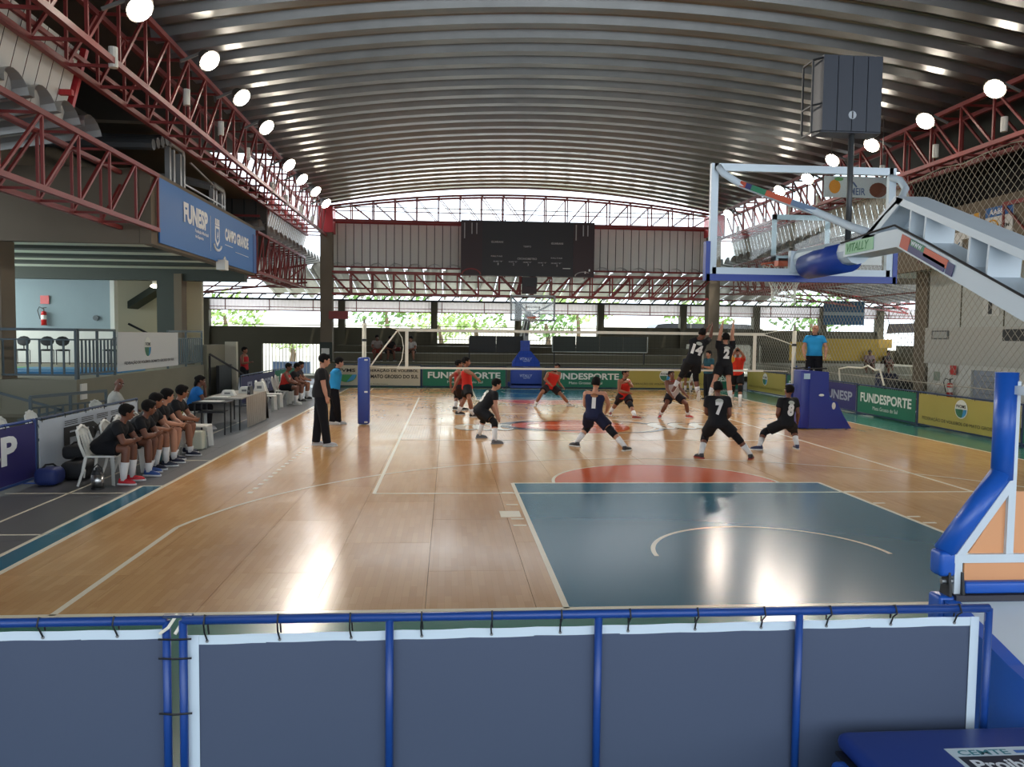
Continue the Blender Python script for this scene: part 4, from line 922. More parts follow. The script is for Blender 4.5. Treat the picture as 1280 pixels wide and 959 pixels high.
# ================= BASKETBALL GOALS =================
def goal(s, label, near):
    """s=-1 near goal, +1 far goal; g(x,u,z): u runs from the board towards its base"""
    t = thing('basketball_goal', label, 'basketball goal', (0, s*16.5, 0))
    def g(x, u, z): return Vector((x, s*(12.8+u), z))
    V = (lambda a: [g(*p) for p in a])
    Wm = WPAINT if near else mat('goal_grey', '8d9294', .5)
    # backboard
    b = MB().box(g(-.90, .02, 2.90), g(.90, .005, 3.95)).build('backboard', CLEAR, t)
    fr = MB()
    for a, c in (((-.9, 0, 2.90), (.9, .05, 2.97)), ((-.9, 0, 3.90), (.9, .05, 3.97)), ((-.93, 0, 2.90), (-.86, .05, 3.97)), ((.86, 0, 2.90), (.93, .05, 3.97))):
        p0 = g(*a); p1 = g(*c); fr.box((min(p0.x, p1.x), min(p0.y, p1.y), p0.z), (max(p0.x, p1.x), max(p0.y, p1.y), p1.z))
    fr.build('board_frame', Wm, b)
    sq = MB()
    for a, c in (((-.295, -.004, 3.05), (.295, 0, 3.10)), ((-.295, -.004, 3.45), (.295, 0, 3.50)), ((-.295, -.004, 3.05), (-.245, 0, 3.5)), ((.245, -.004, 3.05), (.295, 0, 3.5))):
        p0 = g(*a); p1 = g(*c); sq.box((p0.x, min(p0.y, p1.y), p0.z), (p1.x, max(p0.y, p1.y), p1.z))
    sq.build('target_square', WPAINT, b)
    if near:
        pd = MB().box(g(-.96, .06, 2.84), g(.96, -.02, 2.905)); 
        for sx in (-1, 1): pd.box(g(min(sx*.925, sx*.97), .06, 2.84), g(max(sx*.925, sx*.97), -.02, 3.22))
        pd.build('edge_padding', mat('pad_deep_blue', '17358a', .4), b)
    # rim and net
    R = MB().tube([g(.225*math.cos(a), -.375+.225*math.sin(a), 3.05) for a in [2*PI*i/24 for i in range(24)]], .010, 6, closed=True)
    rim = R.build('rim', mat('rim_orange', 'c9552b', .4), t)
    MB().box(g(-.22, 0, 3.0), g(.12, -.10, 3.075)).build('rim_bracket', mat('rim_orange', 'c9552b'), rim)
    nm = MB(); K = 12
    for i in range(K):
        for sg in (1, -1):
            pts = []
            for j in range(7):
                a = 2*PI*(i+sg*j*.5)/K; r = .22-.10*min(1, j/4)-.01*j*(j > 4)*0; z = 3.05-.40*j/6; pts.append(g(r*math.cos(a), -.375+r*math.sin(a), z))
            nm.tube(pts, .0045, 3)
    nm.build('net', TAPE, rim)
    # arms
    for nm_, z0 in (('lower_arm', 0), ):
        P = [(1.13, 3.045), (1.95, 3.045), (3.35, 2.46), (4.9, 1.82)]
        for (h, ww) in ((.135, .24),):
            pr = [g(-ww/2, u, z+h/2) for u, z in P]+[g(-ww/2, u, z-h/2) for u, z in reversed(P)]; MB().prism(pr, (ww, 0, 0)).build('lower_arm', Wm, t)
    P = [(1.92, 3.33), (3.32, 2.78), (4.9, 2.16)]; ww = .24; h = .055
    MB().prism([g(-ww/2, u, z+h/2) for u, z in P]+[g(-ww/2, u, z-h/2) for u, z in reversed(P)], (ww, 0, 0)).build('upper_arm', Wm, t)
    for sx in (-1, 1): MB().prism([g(sx*.12, 1.9, 3.36), g(sx*.12, 2.02, 3.32), g(sx*.12, 1.5, 3.03), g(sx*.12, 1.35, 3.05)], (-sx*.02, 0, 0)).build('gusset', Wm, t)
    MB().prism([g(-.12, 1.95, 3.34), g(-.12, 1.92, 3.30), g(-.12, 1.33, 3.06), g(-.12, 1.40, 3.03)], (.24, 0, 0)).build('brace_plate', Wm, t)
    for u0, u1, zt, zb in ((2.10, 2.29, 3.24, 3.03), (2.79, 2.98, 2.96, 2.72), (3.6, 3.8, 2.65, 2.4)):
        MB().prism([g(-.11, u0, zt), g(-.11, u0+.02, zt), g(-.11, u0-.0, zb), g(-.11, u0-.02, zb)], (.22, 0, 0)).build('web_plate', Wm, t)
        MB().prism([g(-.11, u1, zt-.07), g(-.11, u1+.02, zt-.07), g(-.11, u1, zb-.07), g(-.11, u1-.02, zb-.07)], (.22, 0, 0)).build('web_plate', Wm, t)
        MB().prism([g(.10, u0, zt), g(.10, u1, zt-.08), g(.10, u1-.02, zb-.08), g(.10, u0-.02, zb)], (.01, 0, 0)).build('web_plate', mat('web_pale_blue', 'a9bfd2', .5), t)
    # board mount
    MB().box(g(-.13, .02, 2.93), g(.13, .08, 3.14)).build('mount_plate', Wm, t)
    MB().cone(g(0, .06, 3.06), .11, g(0, 1.15, 3.03), .11, 12).build('mount_tube', Wm, t)
    MB().tube([g(0, .2, 2.99), g(0, .5, 3.0), g(0, .98, 3.0)], [.13, .14, .135], 20).build('arm_pad', PAD if near else PAD, t, smooth=True)
    for sx in (-1, 1):
        if sx < 0: pts = [(-.87, .07, 3.93), (-.84, .12, 3.86), (-.70, .22, 3.74), (-.50, .45, 3.60), (-.25, .85, 3.40), (-.08, 1.2, 3.22), (-.05, 1.45, 3.14)]
        else: pts = [(.87, .05, 3.88), (.93, .12, 3.84), (.93, .22, 3.74), (.75, .45, 3.58), (.35, .95, 3.36), (.12, 1.3, 3.22), (.06, 1.5, 3.14)]
        MB().tube(V(pts), .034, 8).build('stay_bar', Wm, t, smooth=True)
    # base frame
    if near:
        Yf = -16.15; bx = .48
        prof = [(Yf-.05, .04), (Yf-.05, .76), (-16.75, .60), (-18.1, .34), (-18.1, .04)]
        MB().prism([(-bx, y, z) for y, z in prof], (2*bx, 0, 0)).build('base_cover', Wm, t)
        for sx in (-1, 1): MB().prism([(sx*bx, y, z+.012) for y, z in prof], (sx*.085, 0, 0)).build('side_pad', PADB, t)
        rbox((-.59, Yf-.04, .05), (.59, Yf+.08, .79), .02).build('front_pad', PADB, t, smooth=True)
        MB().box((-.50, Yf-.06, .765), (.50, Yf+.02, .80)).build('top_strip', mat('strip_dark', '35333b', .6), t)
        rbox((-.44, Yf-.05, .805), (.44, Yf+.01, .875), .015).build('lower_pad', PADB, t, smooth=True)
        OR = mat('panel_orange', 'd99a6b', .55)
        MB().box((-.42, Yf+.0, .86), (.42, Yf+.012, .985)).build('inner_panel', OR, t)
        MB().prism([(-.40, Yf, 1.03), (.40, Yf, 1.03), (.16, Yf, 1.40), (-.16, Yf, 1.40)], (0, .012, 0)).build('inner_panel', OR, t)
        MB().box((-.50, Yf-.03, .985), (.50, Yf+.03, 1.035)).build('cross_bar', Wm, t)
        for sx in (-1, 1):
            MB().bar((sx*.485, Yf, 1.0), (sx*.16, Yf, 1.46), .045, .055, up=(0, 1, 0)).build('shoulder_beam', Wm, t)
            MB().tube([(sx*.53, Yf+.03, 1.035), (sx*.36, Yf+.03, 1.275), (sx*.195, Yf+.03, 1.50)], .062, 14).build('shoulder_pad', PADB, t, smooth=True)
            MB().bar((sx*.47, Yf, .79), (sx*.47, Yf, 1.02), .045, .045).build('front_post', Wm, t)
            rbox((min(sx*.485, sx*.585), Yf-.03, .90), (max(sx*.485, sx*.585), Yf+.09, 1.05), .025).build('post_pad', PADB, t, smooth=True)
            MB().bar((sx*.16, Yf, 1.02), (sx*.16, Yf, 2.05), .045).build('inner_post', Wm, t)
            MB().tube([(sx*.19, Yf+.03, 1.47), (sx*.19, Yf+.03, 2.1)], .062, 14).build('upright_pad', PADB, t, smooth=True)
            for dx in (.455, .535): MB().prism([(sx*dx, Yf-.05, .79), (sx*dx, Yf+.05, .79), (sx*dx, Yf+.03, .93), (sx*dx, Yf-.03, .93)], (.014, 0, 0)).build('hinge_bracket', BLACK, t)
            MB().cone((sx*.44, Yf-.0, .87), .016, (sx*.56, Yf, .87), .016, 10).build('hinge_bolt', mat('eyelet', '8c8f90'), t)
            MB().bar((sx*.16, Yf, 2.0), (sx*.12, -17.5, 1.98), .05).build('head_rail', Wm, t)
            MB().bar((sx*.14, -17.55, .3), (sx*.14, -17.55, 2.05), .08).build('rear_post', Wm, t)
        # stickers
        MB().box(g(-.126, 1.17, 2.995), g(-.121, 1.62, 3.095)).build('sticker', mat('sticker_green', '93c39a', .5), t)
        text('lettering', 'VITALLY', g(-.128, 1.20, 3.01), (0, -1, 0) if s < 0 else (0, 1, 0), Z_, .36, .07, mat('letter_green', '257a3a', .5), t, lift=0, shear=.3)
        sl = Vector((0, -(3.35-1.95), -(3.045-2.46)*1.0)).normalized(); c0 = g(-.124, 2.02, 3.02)
        up2 = Vector((0, -.38, .92)).normalized()
        for k, (l0, l1, lo, hi, cc) in enumerate(((0, .12, -.05, .045, 'b8492f'), (.12, .60, -.05, 0, '2b2f66'), (.13, .32, .0, .045, '2c7a58'), (.32, .62, -.02, .04, 'c3573a'), (.62, .70, -.05, .03, '2b2f66'))):
            a = c0+sl*l0; b2 = c0+sl*l1; MB().prism([a+up2*lo, b2+up2*lo, b2+up2*hi, a+up2*hi], (-.004, 0, 0)).build('sticker', mat('sticker_'+cc, cc, .5), t)
        text('lettering', 'www', c0+sl*.14+up2*.005+Vector((-.006, 0, 0)), sl, up2, .15, .035, WPAINT, t, lift=0)
        for k, (f0, f1, cc) in enumerate(((0, .08, 'b8492f'), (.08, .16, '2b2f66'), (.16, .36, '2c7a58'), (.36, .7, 'c3573a'), (.7, 1, '6a7f9c'))):
            A = Vector(g(-.70, .22, 3.74)); B2 = Vector(g(-.25, .85, 3.40)); a = A.lerp(B2, f0); b2 = A.lerp(B2, f1); dd = Vector((-.5, -.75, .2)).normalized()*.034
            MB().bar(a+Vector((-.012, -.022, .004)), b2+Vector((-.012, -.022, .004)), .012, .05).build('sticker', mat('sticker_'+cc, cc, .5), t)
        MB().tube([g(-.13, 1.1, 3.10), g(-.13, 1.6, 3.13), g(-.13, 1.93, 3.14), g(-.13, 2.3, 2.99), g(-.13, 3.3, 2.56), g(-.13, 4.6, 2.02)], .008, 6).build('cable', BLACK, t)
        MB().box(g(.55, .03, 3.02), g(.82, .035, 3.22)).build('label_sheet', WPLAS, t)
    else:
        MB().box(g(-.75, 1.75, .02), g(.62, 3.9, .2)).build('base_box', PAD, t)
        rbox(tuple(g(-.75, 1.75, .10)), tuple(g(.62, 1.9, .92)), .03).build('front_pad', mat('pad_far_blue', '1d3f98', .45), t, smooth=True)
        PF = mat('pad_far_blue', '1d3f98')
        MB().prism([g(-.68, 1.9, .95), g(.55, 1.9, .95), g(.55, 2.0, 1.15), g(.18, 2.35, 1.62), g(-.30, 2.35, 1.62), g(-.68, 2.0, 1.15)], (0, .10, 0)).build('slanted_pad', PF, t)
        MB().box(g(-.27, 2.38, 1.60), g(.14, 2.55, 2.08)).build('post_pad', PF, t)
        MB().box(g(-.1, 2.6, .9), g(.1, 2.8, 2.5)).build('post', Wm, t)
        MB().bar(g(0, 2.7, 2.3), g(0, 1.3, 3.0), .12).build('inner_strut', Wm, t)
        for zz, yy in ((.42, 1.74), (1.15, 1.88)):
            text('lettering', 'VITALLY', g(-.35, yy, zz+.08), X_, Z_, .55, .12, mat('letter_lilac', 'a9b6dd', .5), t, shear=.2)
            text('lettering', 'esportes', g(-.2, yy, zz), X_, Z_, .3, .06, mat('letter_lilac', 'a9b6dd'), t)
    return t
goal(-1, 'large white basketball goal with glass backboard and blue padding nearest the camera', True)
goal(1, 'basketball goal with blue padded base at the far end of the court', False)
t = thing('shot_clock', 'black ribbed box with round emblem on a dark pole above the near backboard', 'shot clock', (.3, -13.4, 3.0))
CB = mat('clock_box', '2a2e38', .5)
c0 = (-.10, .44); y0 = -13.30
for k in range(4): MB().box((-.155+.137*k, -13.52, 4.14), (-.155+.137*k+.130, -13.50, 4.80)).build('back_panel', CB, t)
MB().box((-.155, -13.50, 4.13), (.39, -13.30, 4.80)).build('housing', CB, t)
for (x, y) in ((-.21, -13.42), (-.21, -13.22), (.42, -13.42), (.42, -13.22)): MB().bar((x, y, 4.14), (x, y, 4.78), .014).build('cage_bar', BLACK, t)
for z in (4.14, 4.38, 4.78):
    for x, x2 in ((-.21, -.155), (.42, .39)): MB().bar((x, -13.42, z), (x, -13.22, z), .014).build('cage_bar', BLACK, t); MB().bar((x, -13.42, z), (x2, -13.5, z), .014).build('cage_bar', BLACK, t)
MB().cone((.12, -13.521, 4.28), .036, (.12, -13.525, 4.28), .036, 20).build('emblem', mat('emblem_grey', 'a9adb2', .5), t)
MB().bar((.12, -13.528, 4.25), (.12, -13.528, 4.31), .010, .004).build('emblem_bar', BLACK, t)
MB().tube([(.17, -13.42, 4.14), (.185, -13.55, 3.6), (.16, -13.85, 3.06)][:1]+[(.17, -13.42, 3.12)], .026, 10).build('pole', mat('pole_dark', '3a3b3c', .45), t, smooth=True)
MB().bar((.17, -13.42, 3.12), (.0, -13.42, 3.12), .05).build('clamp', BLACK, t)

# ================= VOLLEYBALL NET =================
t = thing('volleyball_net', 'volleyball net with white tapes across the middle of the court', 'net', (0, 0, 1.4))
zt_, zb_ = 2.43, 1.42
MB().box((-4.75, -.012, zt_-.07), (4.75, .012, zt_)).build('top_tape', TAPE, t); MB().box((-4.75, -.01, zb_), (4.75, .01, zb_+.05)).build('bottom_tape', TAPE, t)
for s in (-1, 1): MB().box((s*4.5-.04, -.016, zb_), (s*4.5+.04, .016, zt_)).build('side_band', TAPE, t)
mb = MB(); NB = mat('net_black', '1a1a1a', .8)
for k in range(96): x = -4.75+.1*k; mb.bar((x, 0, zb_), (x, 0, zt_), .0022)
for k in range(1, 10): mb.bar((-4.75, 0, zb_+.1*k), (4.75, 0, zb_+.1*k), .0022)
stuff(mb.build('mesh', NB, t))
for s in (-1, 1):
    MB().tube([(s*4.75, 0, zt_-.02), (s*5.1, 0, zt_+.06), (s*5.55, 0, 2.5)], .010, 5).build('top_cord', TAPE, t)
MB().tube([(-4.73, 0, 2.38), (-4.62, 0, 2.2), (-4.58, 0, 1.95), (-4.62, 0, 1.65), (-4.72, 0, 1.46), (-4.75, 0, 1.44)], .010, 5).build('slack_cord', TAPE, t)
MB().tube([(-4.75, 0, 2.36), (-5.1, 0, 1.9), (-5.42, 0, 1.46)], .022, 6).build('strap', TAPE, t)
MB().tube([(4.75, 0, 2.38), (5.1, 0, 2.28), (5.5, 0, 2.14)], .014, 5).build('strap', TAPE, t); MB().tube([(-5.45, 0, 1.47), (-5.1, 0, 1.44), (-4.75, 0, 1.45)], .010, 5).build('bottom_cord', TAPE, t); MB().tube([(4.75, 0, 1.45), (5.4, 0, 1.44)], .010, 5).build('bottom_cord', TAPE, t)
for s, lb, hp_ in ((-1, 'left net post with tall blue pad beside the referees', 1.70), (1, 'right net post with blue pad in front of the referee stand', 1.12)):
    t = thing('net_post', lb, 'net post', (s*5.56, 0, 0))
    MB().cone((s*5.56, 0, 0), .052, (s*5.56, 0, 2.55 if s < 0 else 2.5), .052, 16).build('pole', mat('post_cream', 'cfcab8', .5), t, smooth=True)
    MB().cone((s*5.56, 0, 2.50), .03, (s*5.56, 0, 2.66), .03, 10).build('cap', mat('cap_grey', '8c8a80', .5), t)
    rbox((s*5.56-.15, -.15, .02), (s*5.56+.14, .15, hp_), .05).build('pad', PAD, t, smooth=True)
    MB().cone((s*5.56, 0, 2.10), .06, (s*5.56, 0, 2.16), .06, 12).build('strap', BLACK, t)
    for z in ((.06, .82, 1.62) if s < 0 else (.06,)): MB().box((s*5.56+.02, -.158, z), (s*5.56+.1, -.15, z+.04)).build('pale_patch', WPLAS, t)  # small pale patches on the front of the pad
# ================= REFEREE STAND =================
t = thing('referee_stand', 'tall blue padded referee stand at the right end of the net', 'referee stand', (6.0, -.4, 0))
RP = mat('stand_pad', '1b2a86', .35, var=.06, scale=3, bump=.3)
rbox((5.43, -.78, .02), (5.68, -.30, 1.50), .04).build('front_pad', RP, t, smooth=True)
MB().prism([(5.62, -.72, .02), (6.82, -.72, .02), (6.62, -.72, .32), (6.42, -.72, .70), (6.20, -.72, .76), (6.18, -.72, 1.46), (5.62, -.72, 1.50)], (0, .05, 0)).build('side_pad', RP, t)
MB().prism([(5.62, .20, .02), (6.82, .20, .02), (6.62, .20, .32), (6.42, .20, .70), (6.20, .20, .76), (6.18, .20, 1.46), (5.62, .20, 1.50)], (0, .05, 0)).build('side_pad', RP, t)
MB().box((5.66, -.64, .86), (6.25, .18, .92)).build('platform', BARB, t)
MB().box((6.2, -.64, .42), (6.5, .18, .46)).box((6.45, -.64, .2), (6.72, .18, .24)).build('step', BARB, t)
for y in (-.62, .16):
    MB().bar((5.7, y, 0), (5.7, y, 1.58), .04).build('leg', BARB, t); MB().bar((6.2, y, 0), (6.2, y, 1.0), .04).build('leg', BARB, t); MB().bar((6.75, y, 0), (6.2, y, .9), .04).build('leg', BARB, t)
MB().tube([(5.55, -.66, 1.53), (6.15, -.66, 1.55)], .02, 8).tube([(5.55, .16, 1.53), (6.15, .16, 1.55)], .02, 8).tube([(5.55, -.66, 1.53), (5.55, .16, 1.53)], .02, 8).build('handrail', BLACK, t)
MB().box((5.50, -.79, 1.28), (5.66, -.78, 1.42)).build('pale_patch', mat('patch_pale_blue', 'a9c8dd', .4), t); MB().ell((6.0, -.73, .87), (.07, .006, .03)).ell((6.33, -.73, .60), (.05, .006, .09)).build('pale_patch', WPLAS, t)  # pale blue and white patches on the stand padding
# ================= BALL =================
bc = at(913.5, 449, 'Y', -.15)
t = thing('volleyball', 'yellow volleyball in the air beside the jumping player in black', 'ball', tuple(bc-Vector((0, 0, .105))))
BY = mat('ball_yellow', 'd79a2c', .45); BO = mat('ball_orange', 'b5662a', .45)
MB().ell(bc, (.105, .105, .105), nu=20, nv=12).build('ball_body', BY, t, smooth=True)
for k in range(3): MB().tube([bc+Matrix.Rotation(k*PI/3, 3, 'Z') @ Vector((.1055*math.cos(a), 0, .1055*math.sin(a))) for a in [2*PI*i/20 for i in range(20)]], .004, 4, closed=True).build('seam', BO, t)
bc2 = Vector((5.9, 12.35, 1.18))

# ================= PLASTIC CHAIRS =================
def plastic_chair(x, y, rz, label, group='white plastic chairs', first=[None]):
    """seat faces local +x"""
    if first[0] is None:
        t = thing('plastic_chair', label, 'chair', (0, 0, 0), group)
        W = WPLAS
        def B(mb, name, sm=False): return mb.build(name, W, t, smooth=sm)
        B(rbox((-.21, -.21, .415), (.22, .21, .445), .012), 'seat')
        for sx, sy in ((1, 1), (1, -1)): B(MB().prism([(.16, sy*.17, .42), (.22, sy*.21, .42), (.24, sy*.24, 0), (.19, sy*.20, 0)], (-.03, -sy*.035, 0)), 'leg')
        for sy in (1, -1): B(MB().tube([(-.19, sy*.19, .44), (-.23, sy*.22, .2), (-.29, sy*.25, 0)], [.026, .022, .018], 8), 'leg')
        # back with slots
        bk = MB().tube([(-.20, -.20, .43), (-.27, -.21, .62), (-.32, -.17, .80), (-.335, 0, .87), (-.32, .17, .80), (-.27, .21, .62), (-.20, .20, .43)], [.024, .022, .022, .026, .022, .022, .024], 8)
        B(bk, 'back_frame', True)
        for yy, ww in ((-.09, .03), (0, .035), (.09, .03)): B(MB().prism([(-.205, yy-ww, .44), (-.205, yy+ww, .44), (-.325, yy+ww*.8, .84), (-.325, yy-ww*.8, .84)], (-.012, 0, -.003)), 'back_slat')
        B(MB().prism([(-.30, -.16, .74), (-.30, .16, .74), (-.335, .12, .87), (-.335, -.12, .87)], (-.014, 0, 0)), 'back_top')
        first[0] = t; o = t
    else: o = copy_tree(first[0])
    o.location = (x, y, 0); o.rotation_euler = (0, 0, rz); o['label'] = label; o['group'] = group
    return o
CH = [plastic_chair(-8.57, -8.12, 0, 'white plastic chair under the player in black with red shoes'),
 plastic_chair(-8.55, -7.36, 0, 'white plastic chair under the second player in black from the front', ),
 plastic_chair(-8.6, -6.72, 0, 'white plastic chair under the middle seated player in black'),
 plastic_chair(-8.6, -6.0, 0, 'white plastic chair under the fourth seated player in black'),
 plastic_chair(-8.6, -5.15, 0, 'white plastic chair under the farthest seated player in black'),
 plastic_chair(-8.4, -4.15, 0, 'empty white plastic chair with a paper plate hung on its back'),
 plastic_chair(-9.25, -1.25, .1, 'white plastic chair behind the small black desk'),
 plastic_chair(-8.75, 3.7, 0, 'white plastic chair facing the court beyond the scorer table'),
 plastic_chair(-8.75, 4.55, 0, 'white plastic chair right behind the one beyond the scorer table'),
 plastic_chair(-8.75, 5.9, 0, 'white plastic chair under the red player seated first'),
 plastic_chair(-8.85, 6.9, 0, 'white plastic chair under the dark shirted player beyond the red one'),
 plastic_chair(-8.85, 7.9, 0, 'white plastic chair under the farthest seated player at left'),
 plastic_chair(6.6, 12.9, PI*.75, 'small white plastic chair far behind the jumping players'),
 plastic_chair(-10.4, -6.9, 0, 'white plastic chair top showing behind the white board, nearer one'),
 plastic_chair(-10.4, -5.9, 0, 'white plastic chair top showing behind the white board, farther one'),
 plastic_chair(-10.3, -3.6, -.2, 'white plastic chair under the bald man behind the board')]
t = thing('paper_plate', 'white card with dark print hanging from the empty chair back', 'card', (-8.75, -4.2, .55))
rbox((-8.70, -4.42, .50), (-8.66, -4.06, .74), .015).build('card', WPLAS, t); MB().box((-8.655, -4.34, .58), (-8.65, -4.14, .64)).build('print', mat('print_dark', '5a4a50', .6), t); t.location = t.location
tag(rbox((-8.5, -4.55, 0), (-8.2, -4.30, .36), .03).build('plastic_bag', mat('bag_white', 'c9cbb8', .5)), 'pale carrier bag on the floor beside the empty white chair', 'bag')
# tables
t = thing('desk', 'small black school desk with a sheet of paper in front of the scorer', 'table', (-8.75, -2.0, 0))
rbox((-9.1, -2.25, .70), (-8.35, -1.65, .735), .008).build('table_top', BLACK, t)
for sx in (-9.05, -8.4):
    for sy in (-2.2, -1.7): MB().bar((sx, sy, 0), (sx, sy, .70), .028).build('leg', BLACK, t)
MB().bar((-9.05, -2.2, .5), (-8.4, -2.2, .5), .02).build('stretcher', BLACK, t); MB().box((-9.0, -2.15, .50), (-8.45, -1.75, .52)).build('shelf', BLACK, t)
tag(MB().box((-8.98, -2.15, .737), (-8.5, -1.8, .742)).build('paper_sheet', WPLAS), 'white paper on the small black desk', 'paper')
CLO = mat('cloth_grey', '9a958c', .75, var=.08)
t = thing('scorer_table', 'scorer table with long grey cloth hanging to the floor', 'table', (-8.6, -.2, 0))
rbox((-9.1, -1.35, .72), (-8.25, 1.2, .755), .008).build('table_top', mat('table_top', '8f8f88', .5), t)
for sx in (-9.05, -8.3):
    for sy in (-1.3, 1.15): MB().bar((sx, sy, 0), (sx, sy, .72), .03).build('leg', BLACK, t)
vs = []; n = 60
for i in range(n+1):
    y = -.95+2.17*i/n if i <= 52 else 1.22; x = -8.235
    for j, z in enumerate((.757, .4, .03)): vs.append((x+.035*j*math.sin(i*1.15)*.6+.01*j, y, z))
MB().add(vs, [(i*3+j, i*3+3+j, i*3+4+j, i*3+1+j) for i in range(n) for j in range(2)]).build('cloth', CLO, t, smooth=True)
MB().box((-9.12, -.95, .757), (-8.22, 1.22, .762)).build('cloth_top', CLO, t)
def table_box(x, y, z, a, b, h, lb, name='score_flip_box', m=None):
    t = thing(name, lb, 'box', (x, y, z)); m = m or WPLAS
    MB().prism([(x-a/2, y-b/2, z), (x+a/2, y-b/2, z), (x+a*.3, y-b/2, z+h), (x-a*.3, y-b/2, z+h)], (0, b, 0)).build('case', m, t)
    MB().box((x-a*.2, y-b/2-.004, z+h*.3), (x+a*.2, y-b/2, z+h*.6)).build('label_strip', mat('strip_grey', '6d6f70', .6), t)
table_box(-8.75, -.55, .762, .34, .22, .13, 'white box on the scorer table nearest the woman')
table_box(-8.55, .25, .762, .30, .22, .16, 'white box at the middle of the scorer table')
table_box(-8.35, 1.0, .762, .30, .2, .24, 'tall white box at the far end of the scorer table')
table_box(-8.33, -.15, .762, .08, .3, .2, 'dark upright case on the scorer table edge', 'case', BLACK)
tag(MB().box((-9.0, -1.25, .762), (-8.6, -.9, .772)).build('paper_sheet', WPLAS), 'white papers under the woman\'s hands on the scorer table', 'paper')
# bags, thermos
def bag(x, y, z, a, b, h, label, m, cat='bag', stripe=True):
    t = thing('sports_bag', label, cat, (x, y, z))
    rbox((x-a/2, y-b/2, z), (x+a/2, y+b/2, z+h), min(a, b, h)*.35, 4).build('body', m, t, smooth=True)
    MB().tube([(x-a*.2, y-b*.3, z+h*.9), (x-a*.1, y-b*.1, z+h*1.15), (x+a*.1, y+b*.1, z+h*1.15), (x+a*.2, y+b*.3, z+h*.9)], .015, 6).build('handle', BLACK, t)
    if stripe: MB().tube([(x+a*.42, y-b*.45, z+h*.15), (x+a*.48, y-b*.5, z+h*.5), (x+a*.40, y-b*.35, z+h*.66), (x+a*.44, y+b*.35, z+h*.66)], .012, 5).build('piping', WPLAS, t)
BKB = mat('bag_black', '18191c', .7, bump=.3)
bag(-9.15, -7.65, 0, .4, .5, .28, 'black sports bag with white piping on the floor by the front chair', BKB)
bag(-9.25, -7.45, .28, .34, .42, .22, 'black backpack on top of the sports bag', BKB, stripe=False)
bag(-9.33, -8.2, 0, .34, .36, .26, 'dark blue bag against the white board', mat('bag_navy', '1c2c66', .6), stripe=False)
bag(-9.5, 5.75, 0, .4, .75, .42, 'black bag with white logo in front of the indigo board', BKB)
bag(-9.45, 8.2, 0, .4, .6, .3, 'black bag under the green board behind the chairs', BKB, stripe=False)
bag(-8.55, -6.2, 0, .3, .4, .25, 'teal and dark bag between the seated players', mat('bag_teal', '2f6270', .6), stripe=False)
t = thing('thermos_jug', 'steel thermos jug with black lid on the floor in front of the first chair', 'jug', (-8.5, -8.55, 0)); ST = mat('steel_brushed', 'b5b5b3', .28, metal=1)
MB().cone((-8.5, -8.55, .02), .085, (-8.5, -8.55, .21), .085, 20).build('body', ST, t, smooth=True); MB().cone((-8.5, -8.55, 0), .088, (-8.5, -8.55, .02), .088, 20).build('foot_ring', BLACK, t)
MB().cone((-8.5, -8.55, .21), .085, (-8.5, -8.55, .27), .06, 20).cone((-8.5, -8.55, .27), .03, (-8.5, -8.55, .31), .03, 10).build('lid', BLACK, t)
MB().tube([(-8.58, -8.55, .2), (-8.56, -8.55, .30), (-8.5, -8.55, .36), (-8.44, -8.55, .30), (-8.42, -8.55, .2)], .01, 6).build('handle', BLACK, t)
# ================= PEOPLE =================
def vox(mb, size, smooth=4, fac=.5):
    """closed overlapping shapes -> one continuous surface"""
    me = bpy.data.meshes.new('tmp'); me.from_pydata([tuple(p) for p in mb.v], [], mb.f)
    bm = bmesh.new(); bm.from_mesh(me); bmesh.ops.recalc_face_normals(bm, faces=bm.faces); bm.to_mesh(me); bm.free()
    o = bpy.data.objects.new('tmp', me); COL.objects.link(o)
    r = o.modifiers.new('r', 'REMESH'); r.mode = 'VOXEL'; r.voxel_size = size; r.use_smooth_shade = True
    s = o.modifiers.new('s', 'SMOOTH'); s.factor = fac; s.iterations = smooth
    dg = bpy.context.evaluated_depsgraph_get(); out = bpy.data.meshes.new_from_object(o.evaluated_get(dg))
    bpy.data.objects.remove(o); bpy.data.meshes.remove(me); return out
def link_mesh(name, me, m, parent, off):
    me.name = name; me.transform(Matrix.Translation(-off)); me.materials.clear(); me.materials.append(m)
    o = bpy.data.objects.new(name, me); COL.objects.link(o); o.parent = parent; return o
def frame(z, x):
    z = z.normalized(); x = (x-z*x.dot(z)).normalized(); y = z.cross(x); return Matrix((x, y, z)).transposed()
def ring(c, R, a, b, n=16, sq=.9):
    out = []
    for i in range(n):
        t = 2*PI*i/n; cx = math.cos(t); sy = math.sin(t)
        out.append(c+R @ Vector((math.copysign(abs(cx)**sq, cx)*a, math.copysign(abs(sy)**sq, sy)*b, 0)))
    return out
def limb(mb, p, q, rs, n=12):
    """tapered limb with radii rs spaced along p->q and rounded ends"""
    k = len(rs)-1; pts = [p.lerp(q, i/k) for i in range(k+1)]; mb.tube(pts, list(rs), n); mb.ell(p, (rs[0],)*3, nu=10, nv=7); mb.ell(q, (rs[-1],)*3, nu=10, nv=7)
SKINS = {k: mat('skin_'+k, c, .55, var=.05, scale=12) for k, c in (('tan', '8a5a42'), ('brown', '6b4231'), ('light', 'b58268'), ('dark', '4f3226'))}
HAIRM = mat('hair_black', '0f0d0c', .85, spec=.2); HAIRG = mat('hair_brown', '2d211a', .5)
CL = {}
def cloth(c, r=.8): return mat('fabric_'+c, c, r, var=.08, scale=10, bump=.15, spec=.2)
EYEW = mat('eye_white', 'd8d4cc', .3); EYEB = mat('eye_dark', '1c1410', .3); LIP = mat('lip', '7a4038', .5)

